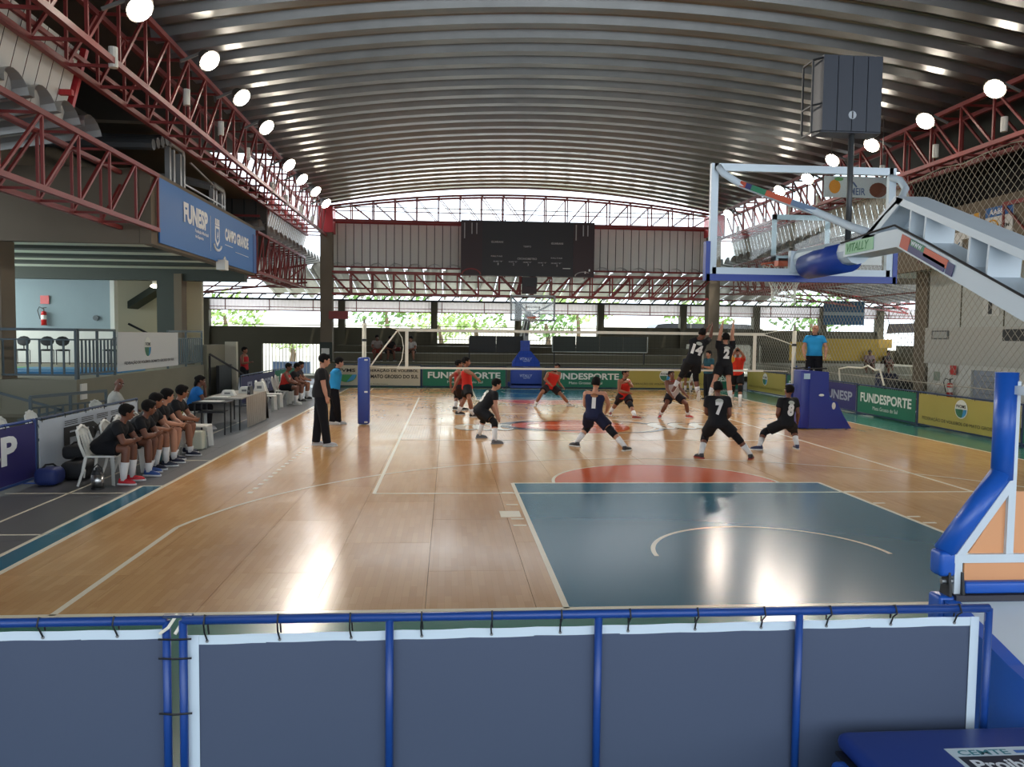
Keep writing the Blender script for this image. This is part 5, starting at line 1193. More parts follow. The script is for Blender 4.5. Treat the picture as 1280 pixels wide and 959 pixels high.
def hand(mb, w, d, side, palm_n, s=1.0, curl=.5):
    """palm + five fingers from wrist w along d; side points to the thumb"""
    d = d.normalized(); side = (side-d*side.dot(d)).normalized(); n = palm_n-d*palm_n.dot(d)
    n = d.cross(side) if n.length < .1 else (n-side*n.dot(side)).normalized()
    R = Matrix((side, n, d)).transposed()
    mb.ell(w+d*.045*s, (.040*s, .017*s, .055*s), R, 10, 7); mb.tube([w-d*.01, w+d*.03*s], [.026*s, .026*s], 8)
    for k, (o, L) in enumerate(((.028, .070), (.010, .079), (-.010, .073), (-.028, .058))):
        b = w+d*.082*s+side*o*s; a1 = curl*.6; d1 = (d*math.cos(a1)+n*math.sin(a1)); m = b+d1*L*.5*s; a2 = curl*1.5; d2 = d*math.cos(a2)+n*math.sin(a2)
        mb.tube([b-d*.02*s, b, m, m+d2*L*.5*s], [.0095*s, .0098*s, .009*s, .0078*s], 6)
    b = w+d*.025*s+side*.030*s; d1 = (d*.6+side*.75+n*.25).normalized(); m = b+d1*.035*s; mb.tube([b-d1*.015, b, m, m+(d1*.5+d*.5+n*.3).normalized()*.03*s], [.013*s, .013*s, .011*s, .009*s], 6)

def person(label, J, face, skin='tan', hair='short', shirt='1b1b1d', shorts='17181b', trousers=None, shoes='1d1d20', sole='d5d5d0', socks='d8d8d8', sockh=.22, pads=None,
           sleeve='short', number=None, numcol=None, belly=1.0, fem=False, H=1.0, group=None, emblem=None, curl=.5, trim=None, name='person', chest=None, voxs=.0125):
    """J: joints in world space; face: unit vector the face looks along"""
    V3 = {k: Vector(v) for k, v in J.items()}; base = Vector((V3['hc'].x, V3['hc'].y, min(V3['aa'].z, V3['ab'].z)-.085))
    t = thing(name, label, 'person', tuple(base), group); S = SKINS[skin]; s = H
    hc, nk = V3['hc'], V3['nk']; lat = (V3['sb']-V3['sa']); latn = lat.normalized(); hl = (V3['hb']-V3['ha']); hl = hl.normalized()
    sp = nk-hc; L = sp.length; spn = sp.normalized(); fwd = chest.normalized() if chest is not None else latn.cross(spn)*1.0
    if fwd.dot(Vector((face[0], face[1], 0))) < 0 and chest is None: fwd = -fwd
    def TR(mb, grow, lo=0.0, hi=1.0, flare=0):
        prof = ((-.12, .162, .116), (0, .172, .124), (.16, .156, .114*belly), (.34, .154, .114*belly), (.55, .172, .122), (.74, .190, .124), (.88, .182, .102), (.97, .105, .076), (1.03, .058, .058))
        rings = []
        for f, a, b in prof:
            if f < lo-1e-6 or f > hi+1e-6: continue
            w_ = min(1, max(0, f)); x = (hl*(1-w_)+latn*w_).normalized(); c = hc+sp*f+fwd*(.012*math.sin(PI*max(0, min(1, f))))
            g = grow+(flare*(1-(f-lo)/.5) if f < lo+.5 else 0); wsc = (.93 if fem else 1)
            rings.append(ring(c, frame(sp, x), (a*wsc+g)*s, (b+g)*s))
        mb.loft(rings)
    # ---- body
    b = MB(); TR(b, 0)
    HS = 1.08
    nkt = nk+(V3['hd']-nk)*.55
    limb(b, nk-spn*.03, nkt, (.062*s, .052*s, .052*s))
    up = (V3['hd']-nk).normalized(); fv = Vector(face).normalized(); fv = (fv-up*fv.dot(up)*.75).normalized(); up2 = (up-fv*up.dot(fv)).normalized(); R = Matrix((fv.cross(up2), fv, up2)).transposed(); hd = V3['hd']
    hs_ = s*1.09
    def h(x, y, z): return hd+R @ Vector((x, y, z))*hs_
    b.ell(h(0, -.012, .018), (.074*hs_, .094*hs_, .096*hs_), R, 14, 10); b.ell(h(0, .025, -.035), (.058*hs_, .066*hs_, .078*hs_), R, 12, 9); b.ell(h(0, .060, -.085), (.026*hs_, .024*hs_, .020*hs_), R)
    b.cone(h(0, .080, .012), .008*hs_, h(0, .108, -.030), .015*hs_, 8); b.ell(h(0, .104, -.032), (.016*hs_, .013*hs_, .011*hs_), R, 8, 6); b.ell(h(0, .078, .035), (.05*hs_, .018*hs_, .012*hs_), R, 10, 6)
    for sx in (-1, 1): b.ell(h(sx*.077, -.005, -.005), (.010*hs_, .020*hs_, .030*hs_), R, 8, 6)
    b.ell(h(0, .082, -.060), (.024*hs_, .010*hs_, .009*hs_), R, 8, 6)
    for k in 'ab':
        sh, el, wr = V3['s'+k], V3['e'+k], V3['w'+k]
        limb(b, nk.lerp(sh, .35)-spn*.02, sh, (.055*s, .058*s)); limb(b, sh, el, (.062*s, .056*s, .051*s, .044*s)); limb(b, el, wr, (.044*s, .047*s, .039*s, .029*s))
        d = V3['h'+('L' if k == 'a' else 'R')]-wr if ('h'+('L' if k == 'a' else 'R')) in V3 else (wr-el)
        inner = (V3['hc']-wr); th = fv*.7+Vector((0, 0, .5)); hand(b, wr, d, th, inner if inner.length > .05 else -fv, s, curl)
        hp, kn, an = V3['h'+k], V3['k'+k], V3['a'+k]
        limb(b, hp, kn, (.098*s, .096*s, .084*s, .068*s, .058*s)); limb(b, kn, an, (.058*s, .064*s, .061*s, .046*s, .039*s))
        fd = V3['f'+k].normalized(); limb(b, an-Vector((0, 0, .02)), an+fd*.12-Vector((0, 0, .045)), (.036*s, .035*s, .028*s))
    body = link_mesh('body', vox(b, voxs), S, t, base)
    # ---- face and hair
    for sx in (-1, 1):
        MB().ell(h(sx*.030, .086, .012), (.013*hs_, .006*hs_, .008*hs_), R, 8, 6).build('eye', EYEW, t); MB().ell(h(sx*.030, .0915, .012), (.006*hs_, .003*hs_, .006*hs_), R, 8, 6).build('pupil', EYEB, t)
        MB().tube([h(sx*.014, .096, .034), h(sx*.034, .094, .038), h(sx*.05, .082, .032)], .0045*hs_, 5).build('eyebrow', HAIRM, t)
    MB().tube([h(-.022, .090, -.060), h(0, .096, -.058), h(.022, .090, -.060)], .0055*hs_, 5).build('mouth', LIP, t)
    if hair != 'bald':
        hb = MB(); hm = HAIRM
        hb.ell(h(0, -.024, .034), (.084*hs_, .098*hs_, .096*hs_), R, 16, 10); hb.ell(h(0, .030, .085), (.066*hs_, .058*hs_, .034*hs_), R, 12, 8)
        for sx in (-1, 1): hb.ell(h(sx*.066, -.035, -.005), (.018*hs_, .045*hs_, .045*hs_), R, 10, 7)
        if hair == 'long': hb.ell(h(0, -.085, -.05), (.07*hs_, .04*hs_, .12*hs_), R, 12, 8); hb.ell(h(0, -.10, .03), (.05*hs_, .05*hs_, .05*hs_), R)
        if hair == 'full': hb.ell(h(0, -.01, .075), (.084*hs_, .095*hs_, .06*hs_), R, 14, 9)
        link_mesh('hair', vox(hb, .011, 3), hm, t, base)
    # ---- clothing
    SH = cloth(shirt)
    c = MB(); TR(c, .022, -.12 if trousers is None else -.02, .98, .018)
    c.loft([ring(nk-spn*.03, frame(sp, latn), .085*s, .075*s), ring(nk+spn*.015, frame(sp, latn), .068*s, .066*s)])
    for k in 'ab':
        sh, el = V3['s'+k], V3['e'+k]; c.ell(sh, (.076*s,)*3, nu=10, nv=7); limb(c, nk.lerp(sh, .30)-spn*.025, sh, (.066*s, .075*s))
        f = {'short': .55, 'none': .0, 'long': .95}[sleeve]
        if f: e = sh.lerp(el, f); c.cone(sh, .075*s, e, .078*s if f < .9 else .055*s, 12)
        if sleeve == 'long': c.cone(el, .055*s, el.lerp(V3['w'+k], .92), .040*s, 12); c.ell(el, (.055*s,)*3, nu=10, nv=7)
    if sleeve == 'none':
        c = MB(); TR(c, .018, -.12, .90, .012)
        for sg in (-1, 1): limb(c, nk+latn*sg*.075*s-spn*.01, nk+latn*sg*.12*s-spn*.12, (.042*s, .05*s))
    shm = vox(c, .014, 5); shirt_o = link_mesh('shirt', shm, SH, t, base)
    if trim:
        Rc = frame(sp, latn); MB().tube(ring(nk+spn*.022+fwd*.006, Rc, .066*s, .064*s, 16, 1), .012*s, 6, closed=True).build('collar', cloth(trim), t, smooth=True)
    if trousers is None:
        SO = cloth(shorts); c = MB(); c.loft([ring(hc+spn*f, frame(sp, hl), (a+.018)*s, (bb+.018)*s) for f, a, bb in ((-.10, .150, .108), (0, .162, .116), (.08, .150, .108))])
        for k in 'ab':
            hp, kn = V3['h'+k], V3['k'+k]; e = hp.lerp(kn, .70); c.ell(hp, (.124*s,)*3, nu=12, nv=8); c.tube([hp, hp.lerp(kn, .35), e], [.126*s, .124*s, .124*s], 14)
        link_mesh('shorts', vox(c, .014, 4), SO, t, base)
    else:
        TRO = cloth(trousers); c = MB(); c.loft([ring(hc+spn*f, frame(sp, hl), (a+.012)*s, (bb+.012)*s) for f, a, bb in ((-.10, .150, .105), (0, .160, .112), (.08, .150, .104*belly))])
        for k in 'ab':
            hp, kn, an = V3['h'+k], V3['k'+k], V3['a'+k]; c.ell(hp, (.116*s,)*3, nu=12, nv=8); c.tube([hp, hp.lerp(kn, .5), kn], [.118*s, .108*s, .092*s], 14); c.ell(kn, (.090*s,)*3, nu=10, nv=7); c.tube([kn, kn.lerp(an, .5), an-Vector((0, 0, .02))], [.090*s, .086*s, .080*s], 14)
        link_mesh('trousers', vox(c, .015, 4), TRO, t, base)
    for k in 'ab':
        kn, an = V3['k'+k], V3['a'+k]; fd = V3['f'+k].normalized(); sd = V3.get('u'+k, Vector((0, 0, 1))); sd = (sd-fd*sd.dot(fd)).normalized(); Rf = Matrix((fd.cross(sd), fd, sd)).transposed()
        if trousers is None and socks: a = an.lerp(kn, sockh/.43); MB().tube([an-(kn-an).normalized()*.02, an.lerp(a, .5), a], [.046*s, .055*s, .066*s], 12).build('sock', cloth(socks), t, smooth=True)
        if pads:
            pc = cloth(pads); hp = V3['h'+k]; th = (hp-kn).normalized(); sh_ = (an-kn).normalized()
            MB().tube([kn+th*.11, kn+th*.03, kn+sh_*.03, kn+sh_*.12], [.079*s, .082*s, .077*s, .071*s], 12).build('knee_pad', pc, t, smooth=True)
        SHO = mat('shoe_'+shoes, shoes, .5); SOL = mat('sole_'+sole, sole, .6)
        f0 = an-sd*.082
        def fp(x, y, z): return f0+Rf @ Vector((x, y, z))*s
        out = [(-.030, -.085), (.030, -.085), (.037, -.03), (.036, .06), (.047, .12), (.040, .175), (.018, .205), (-.018, .205), (-.040, .175), (-.047, .12), (-.036, .06), (-.037, -.03)]
        MB().prism([fp(x, y, 0) for x, y in out], sd*.024).build('shoe_sole', SOL, t)
        u = MB(); u.ell(fp(0, -.035, .05), (.040*s, .050*s, .050*s), Rf, 10, 7); u.tube([fp(0, -.02, .055), fp(0, .06, .048), fp(0, .13, .036), fp(0, .17, .032)], [.042*s, .043*s, .040*s, .030*s], 10); u.tube([fp(0, -.02, .05), fp(0, -.022, .105)], [.045*s, .047*s], 10)
        u.ell(fp(0, .165, .03), (.036*s, .034*s, .024*s), Rf, 10, 7)
        o = link_mesh('shoe', vox(u, .012, 3), SHO, t, base)
    # ---- number / emblem on the back, wrapped on the shirt
    bv = BVHTree.FromPolygons([v.co.copy() for v in shm.vertices], [tuple(p.vertices) for p in shm.polygons])
    def project(o, dirv):
        bm = bmesh.new(); bm.from_mesh(o.data); bmesh.ops.triangulate(bm, faces=bm.faces)
        for _ in range(3):
            le = [e for e in bm.edges if e.calc_length() > .03]
            if le: bmesh.ops.subdivide_edges(bm, edges=le, cuts=1); bmesh.ops.triangulate(bm, faces=bm.faces)
        bm.to_mesh(o.data); bm.free()
        for v in o.data.vertices:
            hit = bv.ray_cast(v.co+dirv*.4, -dirv, 1.0)
            v.co = (hit[0] if hit[0] is not None else v.co+dirv*.12)+dirv*.006
    def wrap(txt, cen, w_, hh, m, dirv, upv):
        ud = upv.cross(dirv).normalized(); org = cen-ud*w_/2-upv*hh/2
        project(text('number', txt, org, ud, upv, w_, hh, m, t, bold=.06, lift=0), dirv)
    def crest(cen, w_, hh, m, dirv, upv):
        ud = upv.cross(dirv).normalized(); mb = MB(); pts = [cen+ud*math.cos(2*PI*i/18)*w_/2+upv*math.sin(2*PI*i/18)*hh/2 for i in range(18)]
        mb.add([cen]+pts, [(0, i+1, (i+1) % 18+1) for i in range(18)]); project(mb.build('crest', m, t), dirv)
    if number:
        back = -fwd; wrap(number, hc+sp*.56, (.08 if number == '1' else .12*len(number)+.03), .25, cloth(numcol or 'd9d9d6'), back, spn)
        crest(hc+sp*.84, .15, .085, cloth(emblem or '8f9088'), back, spn)
    elif emblem: crest(hc+sp*.66+latn*.06, .08, .09, cloth(emblem), fwd, spn)
    return t

def ext(A, px, L, sign):
    """point seen at photo pixel px at distance L from A; sign +1 away from, -1 towards the camera, 0 nearest"""
    d = ray(*px).normalized(); m = (A-CAM).dot(d); P0 = CAM+d*m; r2 = L*L-(P0-A).length_squared
    if r2 <= 0 or sign == 0: v = P0-A; return A+v*(L/v.length) if r2 <= 0 and v.length > L*1.15 else P0
    return P0+d*(math.sqrt(r2)*sign)
def two_bone(A, B, L1, L2, hint, bend):
    v = B-A; D = v.length; k = min(1, (L1+L2)*.999/D) if D > 0 else 1
    if D >= L1+L2: return A+v*(L1/(L1+L2))
    a = (L1*L1-L2*L2+D*D)/(2*D); r = math.sqrt(max(0, L1*L1-a*a)); n = v.normalized(); u = n.orthogonal().normalized(); w_ = n.cross(u); best = None
    for i in range(72):
        t = 2*PI*i/72; P = A+n*a+(u*math.cos(t)+w_*math.sin(t))*r; q = proj(P)
        e = math.hypot(q[0]-hint[0], q[1]-hint[1])-bend.dot(P-A)*6
        if best is None or e < best[0]: best = (e, P)
    return best[1]
def pose(px, face, feet, hy=None, H=1.0, asg=(1, 1), wsg=(1, 1), toes=None, grounded=True, hs=0, lift=None, ksg=(1, 1), ashs=None, lean=None, footup=None):
    """px: photo pixels of joints; feet: floor pixels under the ankles (grounded) or ankle pixels"""
    J = {}; face = Vector((face[0], face[1], 0)).normalized(); lateral = Vector((face.y, -face.x, 0))   # person's right
    A = {}
    if grounded:
        for k, f in zip('ab', feet): A[k] = at(f[0], f[1], 'Z', 0)+Vector((0, 0, .085*H))
        Y = (A['a'].y+A['b'].y)/2+(hy or 0)
    else: Y = hy
    hc = at(*px['hc'], 'Y', Y); J['hc'] = hc
    nk = ext(hc, px['nk'], .50*H, hs); J['nk'] = nk
    hd = ext(nk, px['hd'], .19*H, 0 if abs(hs) == 0 else hs*.0); 
    if (hd-nk).length > .176*H: hd = nk+(hd-nk).normalized()*.175*H
    if (hd-nk).length < .16*H: hd = nk+(hd-nk).normalized()*.17*H
    J['hd'] = hd
    # image-left is a: decide which lateral direction that is
    camr = RT; sgn = -1 if lateral.dot(camr) > 0 else 1
    sa_dir = lateral*sgn
    dn = (hc-nk).normalized()
    for k, dd in (('a', sa_dir), ('b', -sa_dir)):
        if ashs: dd = ashs*(1 if k == 'a' else -1)
        J['s'+k] = nk+dd*.188*H+dn*.05*H; J['h'+k] = hc+dd*.092*H
    for i, k in enumerate('ab'):
        J['e'+k] = ext(J['s'+k], px['e'+k], .28*H, asg[i]); J['w'+k] = ext(J['e'+k], px['w'+k], .25*H, wsg[i])
        if (J['e'+k]-J['s'+k]).length < .22*H: J['e'+k] = J['s'+k]+(J['e'+k]-J['s'+k]).normalized()*.27*H
        if grounded: J['a'+k] = A[k]; J['k'+k] = two_bone(J['h'+k], A[k], .43*H, .42*H, px['k'+k], face)
        else:
            J['k'+k] = ext(J['h'+k], px['k'+k], .43*H, ksg[i]); J['a'+k] = ext(J['k'+k], feet[i], .42*H, 0)
            if (J['a'+k]-J['k'+k]).length < .3: J['a'+k] = J['k'+k]+(J['a'+k]-J['k'+k]).normalized()*.40*H
        td = (toes or (None, None))[i]; td = Vector((td[0], td[1], td[2] if len(td) > 2 else 0)).normalized() if td else face
        J['f'+k] = td
        if footup and footup[i]: J['u'+k] = Vector(footup[i])
    return J
BK = '1a1b1e'
EM = 'b0b3aa'
# --- court players, near side (black)
J = pose(dict(hd=(897, 487), nk=(897, 496), hc=(897, 529), ka=(880, 548), kb=(922, 548), ea=(883, 516), eb=(912, 518), wa=(890, 520), wb=(909, 523)), (.05, 1), ((876, 573), (938, 574)), hy=-.05, H=.98, hs=1, wsg=(1, 1), toes=((-.35, 1), (.5, .8)))
person('player in black shirt number 7 crouching with back to the camera', J, (0, 1, -.1), 'brown', shirt=BK, number='7', emblem=EM, shoes='24242a', sole='8c2c26', pads='17171a', sockh=.24, H=.98)
J = pose(dict(hd=(986, 489.5), nk=(985.5, 498), hc=(982, 530), ka=(954, 541), kb=(994, 543), ea=(972, 517), eb=(998, 519), wa=(974, 525), wb=(997, 526)), (-.25, 1), ((949, 562.5), (996, 561.5)), hy=0, H=.95, hs=1, toes=((-1, .25), (.1, 1)))
person('player in black shirt number 8 crouching in front of the referee stand', J, (-.3, 1, 0), 'brown', shirt=BK, number='8', emblem=EM, shoes='23294a', pads='17171a', H=.95)
J = pose(dict(hd=(745.6, 476.3), nk=(744.4, 484.5), hc=(742, 520), ka=(734, 536), kb=(773, 535), ea=(731, 506), eb=(760.6, 505), wa=(736, 512), wb=(758, 514)), (.3, 1), ((720.6, 558.5), (781.5, 564)), hy=.1, H=1.0, hs=1, toes=((-.6, .7), (.8, .7)))
person('player in navy sleeveless shirt number 1 with back to the camera', J, (.5, 1, 0), 'light', shirt='202540', shorts='181a30', number='1', sleeve='none', emblem='9a6a48', shoes='1c1c20', pads='191a20', sockh=.24)
J = pose(dict(hd=(620.5, 480.5), nk=(616.5, 489.5), hc=(600, 513.5), ka=(603, 526), kb=(619.5, 527), ea=(614, 506), eb=(619.4, 507), wa=(620, 519), wb=(622.7, 520.4)), (1, .35), ((599, 548), (618.5, 555)), hy=0, H=.95, hs=0, asg=(0, 0), wsg=(0, 0))
person('player in black shirt number 3 bending forward left of the key', J, (1, .3, -.05), 'light', hair='full', shirt=BK, number='3', emblem=EM, shoes='5b5d62', sole='77797c', pads='17171a', sockh=.27, H=.95)
# --- jumping blockers
J = pose(dict(hd=(877.5, 416.5), nk=(874.5, 425), hc=(866, 452), ka=(853.5, 467), kb=(869.5, 471), ea=(883, 420), eb=(888, 422), wa=(886, 408), wb=(890, 410)), (.15, 1), ((844, 482), (872.5, 491)), hy=-.75, H=1.0, grounded=False, hs=1, asg=(1, 1), wsg=(0, 0), ksg=(1, 1), toes=((-.6, -.5, -.6), (.1, .5, -.9)), footup=((-.5, -.6, .5), (0, .9, .4)))
person('player in black shirt number 14 jumping at the net', J, (.2, 1, .1), 'brown', shirt=BK, number='14', emblem=EM, shoes='6a2a24', pads='17171a', sockh=.16)
J = pose(dict(hd=(907, 424), nk=(907, 431), hc=(905, 456), ka=(894, 475), kb=(911, 476), ea=(900.5, 416), eb=(915, 416), wa=(903.5, 403.5), wb=(917, 404)), (0, 1), ((888, 492), (913, 497)), hy=-.7, H=1.0, grounded=False, hs=1, asg=(1, 1), wsg=(0, 0), ksg=(-1, -1), toes=((-.2, .6, -.7), (.2, .6, -.7)), footup=((0, .8, .5), (0, .8, .5)))
person('player in black shirt number 2 jumping with both arms stretched up', J, (0, 1, .2), 'light', shirt=BK, number='2', emblem=EM, shoes='c9c9c6', socks='d8d8d8', sockh=.18, curl=.1)
# --- opponents (red)
RD = 'b52a22'
J = pose(dict(hd=(574.7, 447), nk=(572.7, 454.5), hc=(573.4, 484), ka=(571, 494), kb=(575.5, 495), ea=(565, 470), eb=(577, 470), wa=(563, 482), wb=(580, 480)), (1, .1), ((569, 512.5), (578, 513.5)), hy=0, H=1.03, asg=(0, 0), wsg=(0, 0))
person('player in dark red shirt standing behind his team mate at left of the net', J, (1, .1, 0), 'tan', shirt='8f2a24', sleeve='none', shoes='1b1b1e', shorts='2a2022', pads='1a1a1d', sockh=.18, H=1.03, trim='c9c4bb')
J = pose(dict(hd=(583.4, 447.7), nk=(581.4, 455.5), hc=(584, 484), ka=(580, 500), kb=(586.5, 501), ea=(573, 473), eb=(591, 468), wa=(567.5, 485), wb=(596, 473)), (1, 0), ((572.5, 519), (590.5, 522)), hy=0, H=1.06, asg=(0, -1), wsg=(0, 0))
person('player in bright red shirt walking to the right, left of the net', J, (1, 0, 0), 'tan', shirt=RD, sleeve='none', shoes='1b1b1e', sockh=.16, H=1.06, trim='1b1b1e')
J = pose(dict(hd=(697.5, 457.7), nk=(692.8, 465), hc=(687.4, 484), ka=(677.4, 491), kb=(699.5, 491), ea=(681, 474), eb=(698, 478), wa=(687, 480), wb=(703.5, 484)), (.15, -1), ((669.5, 508.5), (711, 508)), hy=.15, H=1.0, hs=-1, asg=(-1, -1), wsg=(-1, -1), toes=((-.3, -1), (.8, -.5)))
person('player in red sleeveless shirt crouching in front of the far goal', J, (.3, -1, .1), 'tan', shirt=RD, sleeve='none', shoes='cfcfcb', shorts='241c20', sockh=.08, trim='1b1b1e')
J = pose(dict(hd=(782, 467), nk=(780, 474.5), hc=(780, 493.5), ka=(771, 503), kb=(796, 505), ea=(773.8, 486), eb=(790, 483), wa=(783.8, 491), wb=(786, 479)), (.6, -.8), ((763, 519), (793.5, 524)), hy=.1, H=1.0, hs=-1, asg=(0, -1), wsg=(-1, -1), toes=((-.2, -1), (.9, -.2)))
person('player in red shirt crouching behind the net right of the man in navy', J, (.7, -.7, .05), 'tan', shirt=RD, sleeve='none', shoes='8d3a30', shorts='1f1a20', pads='1a1a1d', sockh=.16, trim='1b1b1e')
J = pose(dict(hd=(839.5, 468.5), nk=(840.5, 476), hc=(841, 494), ka=(834, 502), kb=(857, 504), ea=(834, 487), eb=(851, 486), wa=(840, 495.5), wb=(858, 494)), (.1, -1), ((825, 522.5), (860, 522.5)), hy=.1, H=.98, hs=-1, asg=(-1, -1), wsg=(-1, -1), toes=((-.4, -1), (.6, -1)))
person('player in white sleeveless shirt and red shoes crouching behind the net', J, (.1, -1, .1), 'brown', shirt='b9b3b6', sleeve='none', shoes='b02a2a', shorts='201c22', sockh=.12, trim='9a3030')
J = pose(dict(hd=(922, 441), nk=(922, 448), hc=(922, 467), ka=(917, 477), kb=(925.5, 478), ea=(915, 446), eb=(929, 444), wa=(919, 438.5), wb=(925, 438.5)), (-.2, -1), ((914, 506), (925, 508.5)), hy=0, H=1.03, asg=(-1, -1), wsg=(0, 0))
person('player in red shirt with hands raised to the face behind the net near the right', J, (-.3, -1, 0), 'tan', shirt='c2321f', shorts='17181b', shoes='b9b9b5', pads='1a1a1d', sockh=.26, H=1.03)
# --- officials and coach
J = pose(dict(hd=(405, 452.5), nk=(402, 461), hc=(401, 497), ka=(396, 525), kb=(406, 526), ea=(396.5, 484), eb=(405, 484), wa=(404, 496), wb=(408, 496)), (1, .15), ((395, 557), (409, 558.5)), hy=0, H=1.03, asg=(-1, 1), wsg=(0, 0))
person('coach in black shirt and black trousers standing with hand on hip at the side line', J, (1, .3, 0), 'light', shirt='1f1e1f', trousers='15161b', shoes='b5b5b8', belly=1.3, H=1.03, voxs=.011)
J = pose(dict(hd=(425.7, 449), nk=(421.5, 457.5), hc=(417, 486), ka=(417.5, 507), kb=(421, 507), ea=(411, 473), eb=(422, 474), wa=(418, 479), wb=(421, 487)), (1, .2), ((415, 531), (423, 530.5)), hy=0, H=1.0, asg=(-1, 1), wsg=(0, 0))
person('assistant referee in light blue polo and black trousers beside the left net post', J, (1, .35, 0), 'light', hair='full', shirt='2f8fc4', trousers='15151a', shoes='d4d4d2', H=1.0, trim='1b2a44')
J = {}
hc = at(1019, 446, 'Y', -.15)
def stand3(x, y, z0, az, H=1.0, arms='down', spread=.12):
    f = Vector((math.sin(az), math.cos(az), 0)); r = Vector((f.y, -f.x, 0)); B = Vector((x, y, z0)); u = Vector((0, 0, 1)); J = {}
    J['hc'] = B+u*.93*H; J['nk'] = B+u*1.44*H; J['hd'] = B+u*1.61*H+f*.02
    for k, sg in (('a', -1), ('b', 1)):
        J['s'+k] = J['nk']+r*sg*.18*H-u*.045; J['h'+k] = J['hc']+r*sg*.09*H; J['k'+k] = B+u*.50*H+r*sg*spread+f*.02; J['a'+k] = B+u*.085+r*sg*spread; J['f'+k] = f
        if arms == 'rail': J['e'+k] = J['s'+k]+(r*sg*.35+f*.25-u*.9).normalized()*.28*H; J['w'+k] = J['e'+k]+(f*.55-u*.8-r*sg*.1).normalized()*.25*H
        elif arms == 'front': J['e'+k] = J['s'+k]+(r*sg*.2+f*.15-u).normalized()*.28*H; J['w'+k] = J['e'+k]+(f*.75+u*.15-r*sg*.6).normalized()*.25*H
        elif arms == 'down': J['e'+k] = J['s'+k]+(r*sg*.15-u).normalized()*.28*H; J['w'+k] = J['e'+k]+(f*.2-u).normalized()*.25*H
    return J
J = stand3(6.02, -.2, .925, math.radians(200), 1.0, 'rail')
person('bald first referee in light blue polo standing on the blue padded stand', J, (-.75, -.65, -.05), 'light', hair='bald', shirt='2b93cc', trousers='16161b', shoes='1b1b1e', belly=1.4, trim='1b2a44')
p = at(885, 500, 'Z', 0); J = stand3(p.x, p.y, 0, math.radians(250), 1.05, 'front')
person('tall person in teal shirt and dark trousers standing behind the jumping blockers', J, (-.8, -.5, 0), 'light', shirt='28505c', trousers='1b2026', shoes='1b1b1e', H=1.05)
p = at(860, 490.5, 'Z', 0); J = stand3(p.x, p.y, 0, math.radians(180), .97, 'front')
person('person in navy shirt holding a pale ball far behind player 14', J, (-.2, -1, 0), 'tan', shirt='1d2440', shoes='1b1b1e', H=.97)
t = thing('volleyball', 'pale blue volleyball held by the person in navy far behind', 'ball', tuple(Vector((p.x, p.y-.42, 1.05)))); MB().ell((p.x, p.y-.42, 1.155), (.105,)*3, nu=16, nv=10).build('ball_body', mat('ball_pale', '8fb7c9', .5), t, smooth=True)
p = at(311, 508, 'Z', 0); J = stand3(-11.2, 11.0, 0, math.radians(100), 1.0, 'front')
person('man in red sleeveless shirt standing with folded arms behind the indigo board', J, (1, -.1, 0), 'tan', shirt='a8262a', sleeve='none', shoes='1b1b1e')
# --- seated people
def sit3(x, y, az, lean=25, H=1.0, z=.46, feet=0, arms='thigh', kw=.14, head=0, tuck=0.0):
    f = Vector((math.sin(az), math.cos(az), 0)); r = Vector((f.y, -f.x, 0)); u = Vector((0, 0, 1)); J = {}; B = Vector((x, y, 0))
    hc = B+u*(z+.09); l = math.radians(lean); J['hc'] = hc; J['nk'] = hc+(f*math.sin(l)+u*math.cos(l))*.49*H; J['hd'] = J['nk']+(f*.35+u*.94).normalized()*.175*H
    for k, sg in (('a', -1), ('b', 1)):
        J['s'+k] = J['nk']+r*sg*.175*H+(hc-J['nk']).normalized()*.045; J['h'+k] = hc+r*sg*.09; J['k'+k] = hc+f*.42*H+r*sg*kw+u*(-.01)
        a = hc+f*(.42*H-.04+feet*(1 if sg > 0 else -1)-tuck)+r*sg*(kw+.02); a.z = .085; 
        if z > .8 or z < .3 or tuck == 9: pass
        J['a'+k] = a; J['f'+k] = (f+r*sg*.15)
        if arms == 'thigh':
            J['e'+k] = J['s'+k]+(f*.45-u*.85+r*sg*.25).normalized()*.28*H; tgt = hc+f*.52*H+u*.10+r*sg*.04; J['w'+k] = J['e'+k]+(tgt-J['e'+k]).normalized()*.25*H
        elif arms == 'chin' and sg < 0: J['e'+k] = J['s'+k]+(f*.6-u*.7).normalized()*.28; J['w'+k] = J['e'+k]+((J['hd']+f*.08-u*.08-r*.03)-J['e'+k]).normalized()*.24
        else: J['e'+k] = J['s'+k]+(f*.4-u*.8+r*sg*.2).normalized()*.28*H; J['w'+k] = J['e'+k]+(f*.95-u*.15).normalized()*.25*H
    return J
E90 = math.radians(90)
seats = [(-8.62, -8.10, 41, .97, 'brown', 'c02330', .24, 'player in black seated nearest the camera with red shoes', (.95, .5, .0), 0, 'short', '6fae3e'),
 (-8.58, -7.34, 42, .98, 'brown', '2f4f8f', .12, 'second seated player in black with blue shoes', (.9, .6, 0), .05, 'short', '9aa060'),
 (-8.62, -6.72, 32, 1.0, 'tan', '1e2436', .24, 'middle seated player in black with tall white socks, mostly hidden', (.95, .45, 0), -.03, 'full', None),
 (-8.64, -6.0, 26, 1.0, 'light', '23253a', .1, 'fourth seated player in black leaning back slightly with pale face', (.9, .6, .15), .05, 'full', None),
 (-8.66, -5.15, 26, 1.02, 'tan', '1d2238', .08, 'fifth seated player in black with short socks and navy shoes', (.9, .7, .1), .08, 'short', '9aa060')]
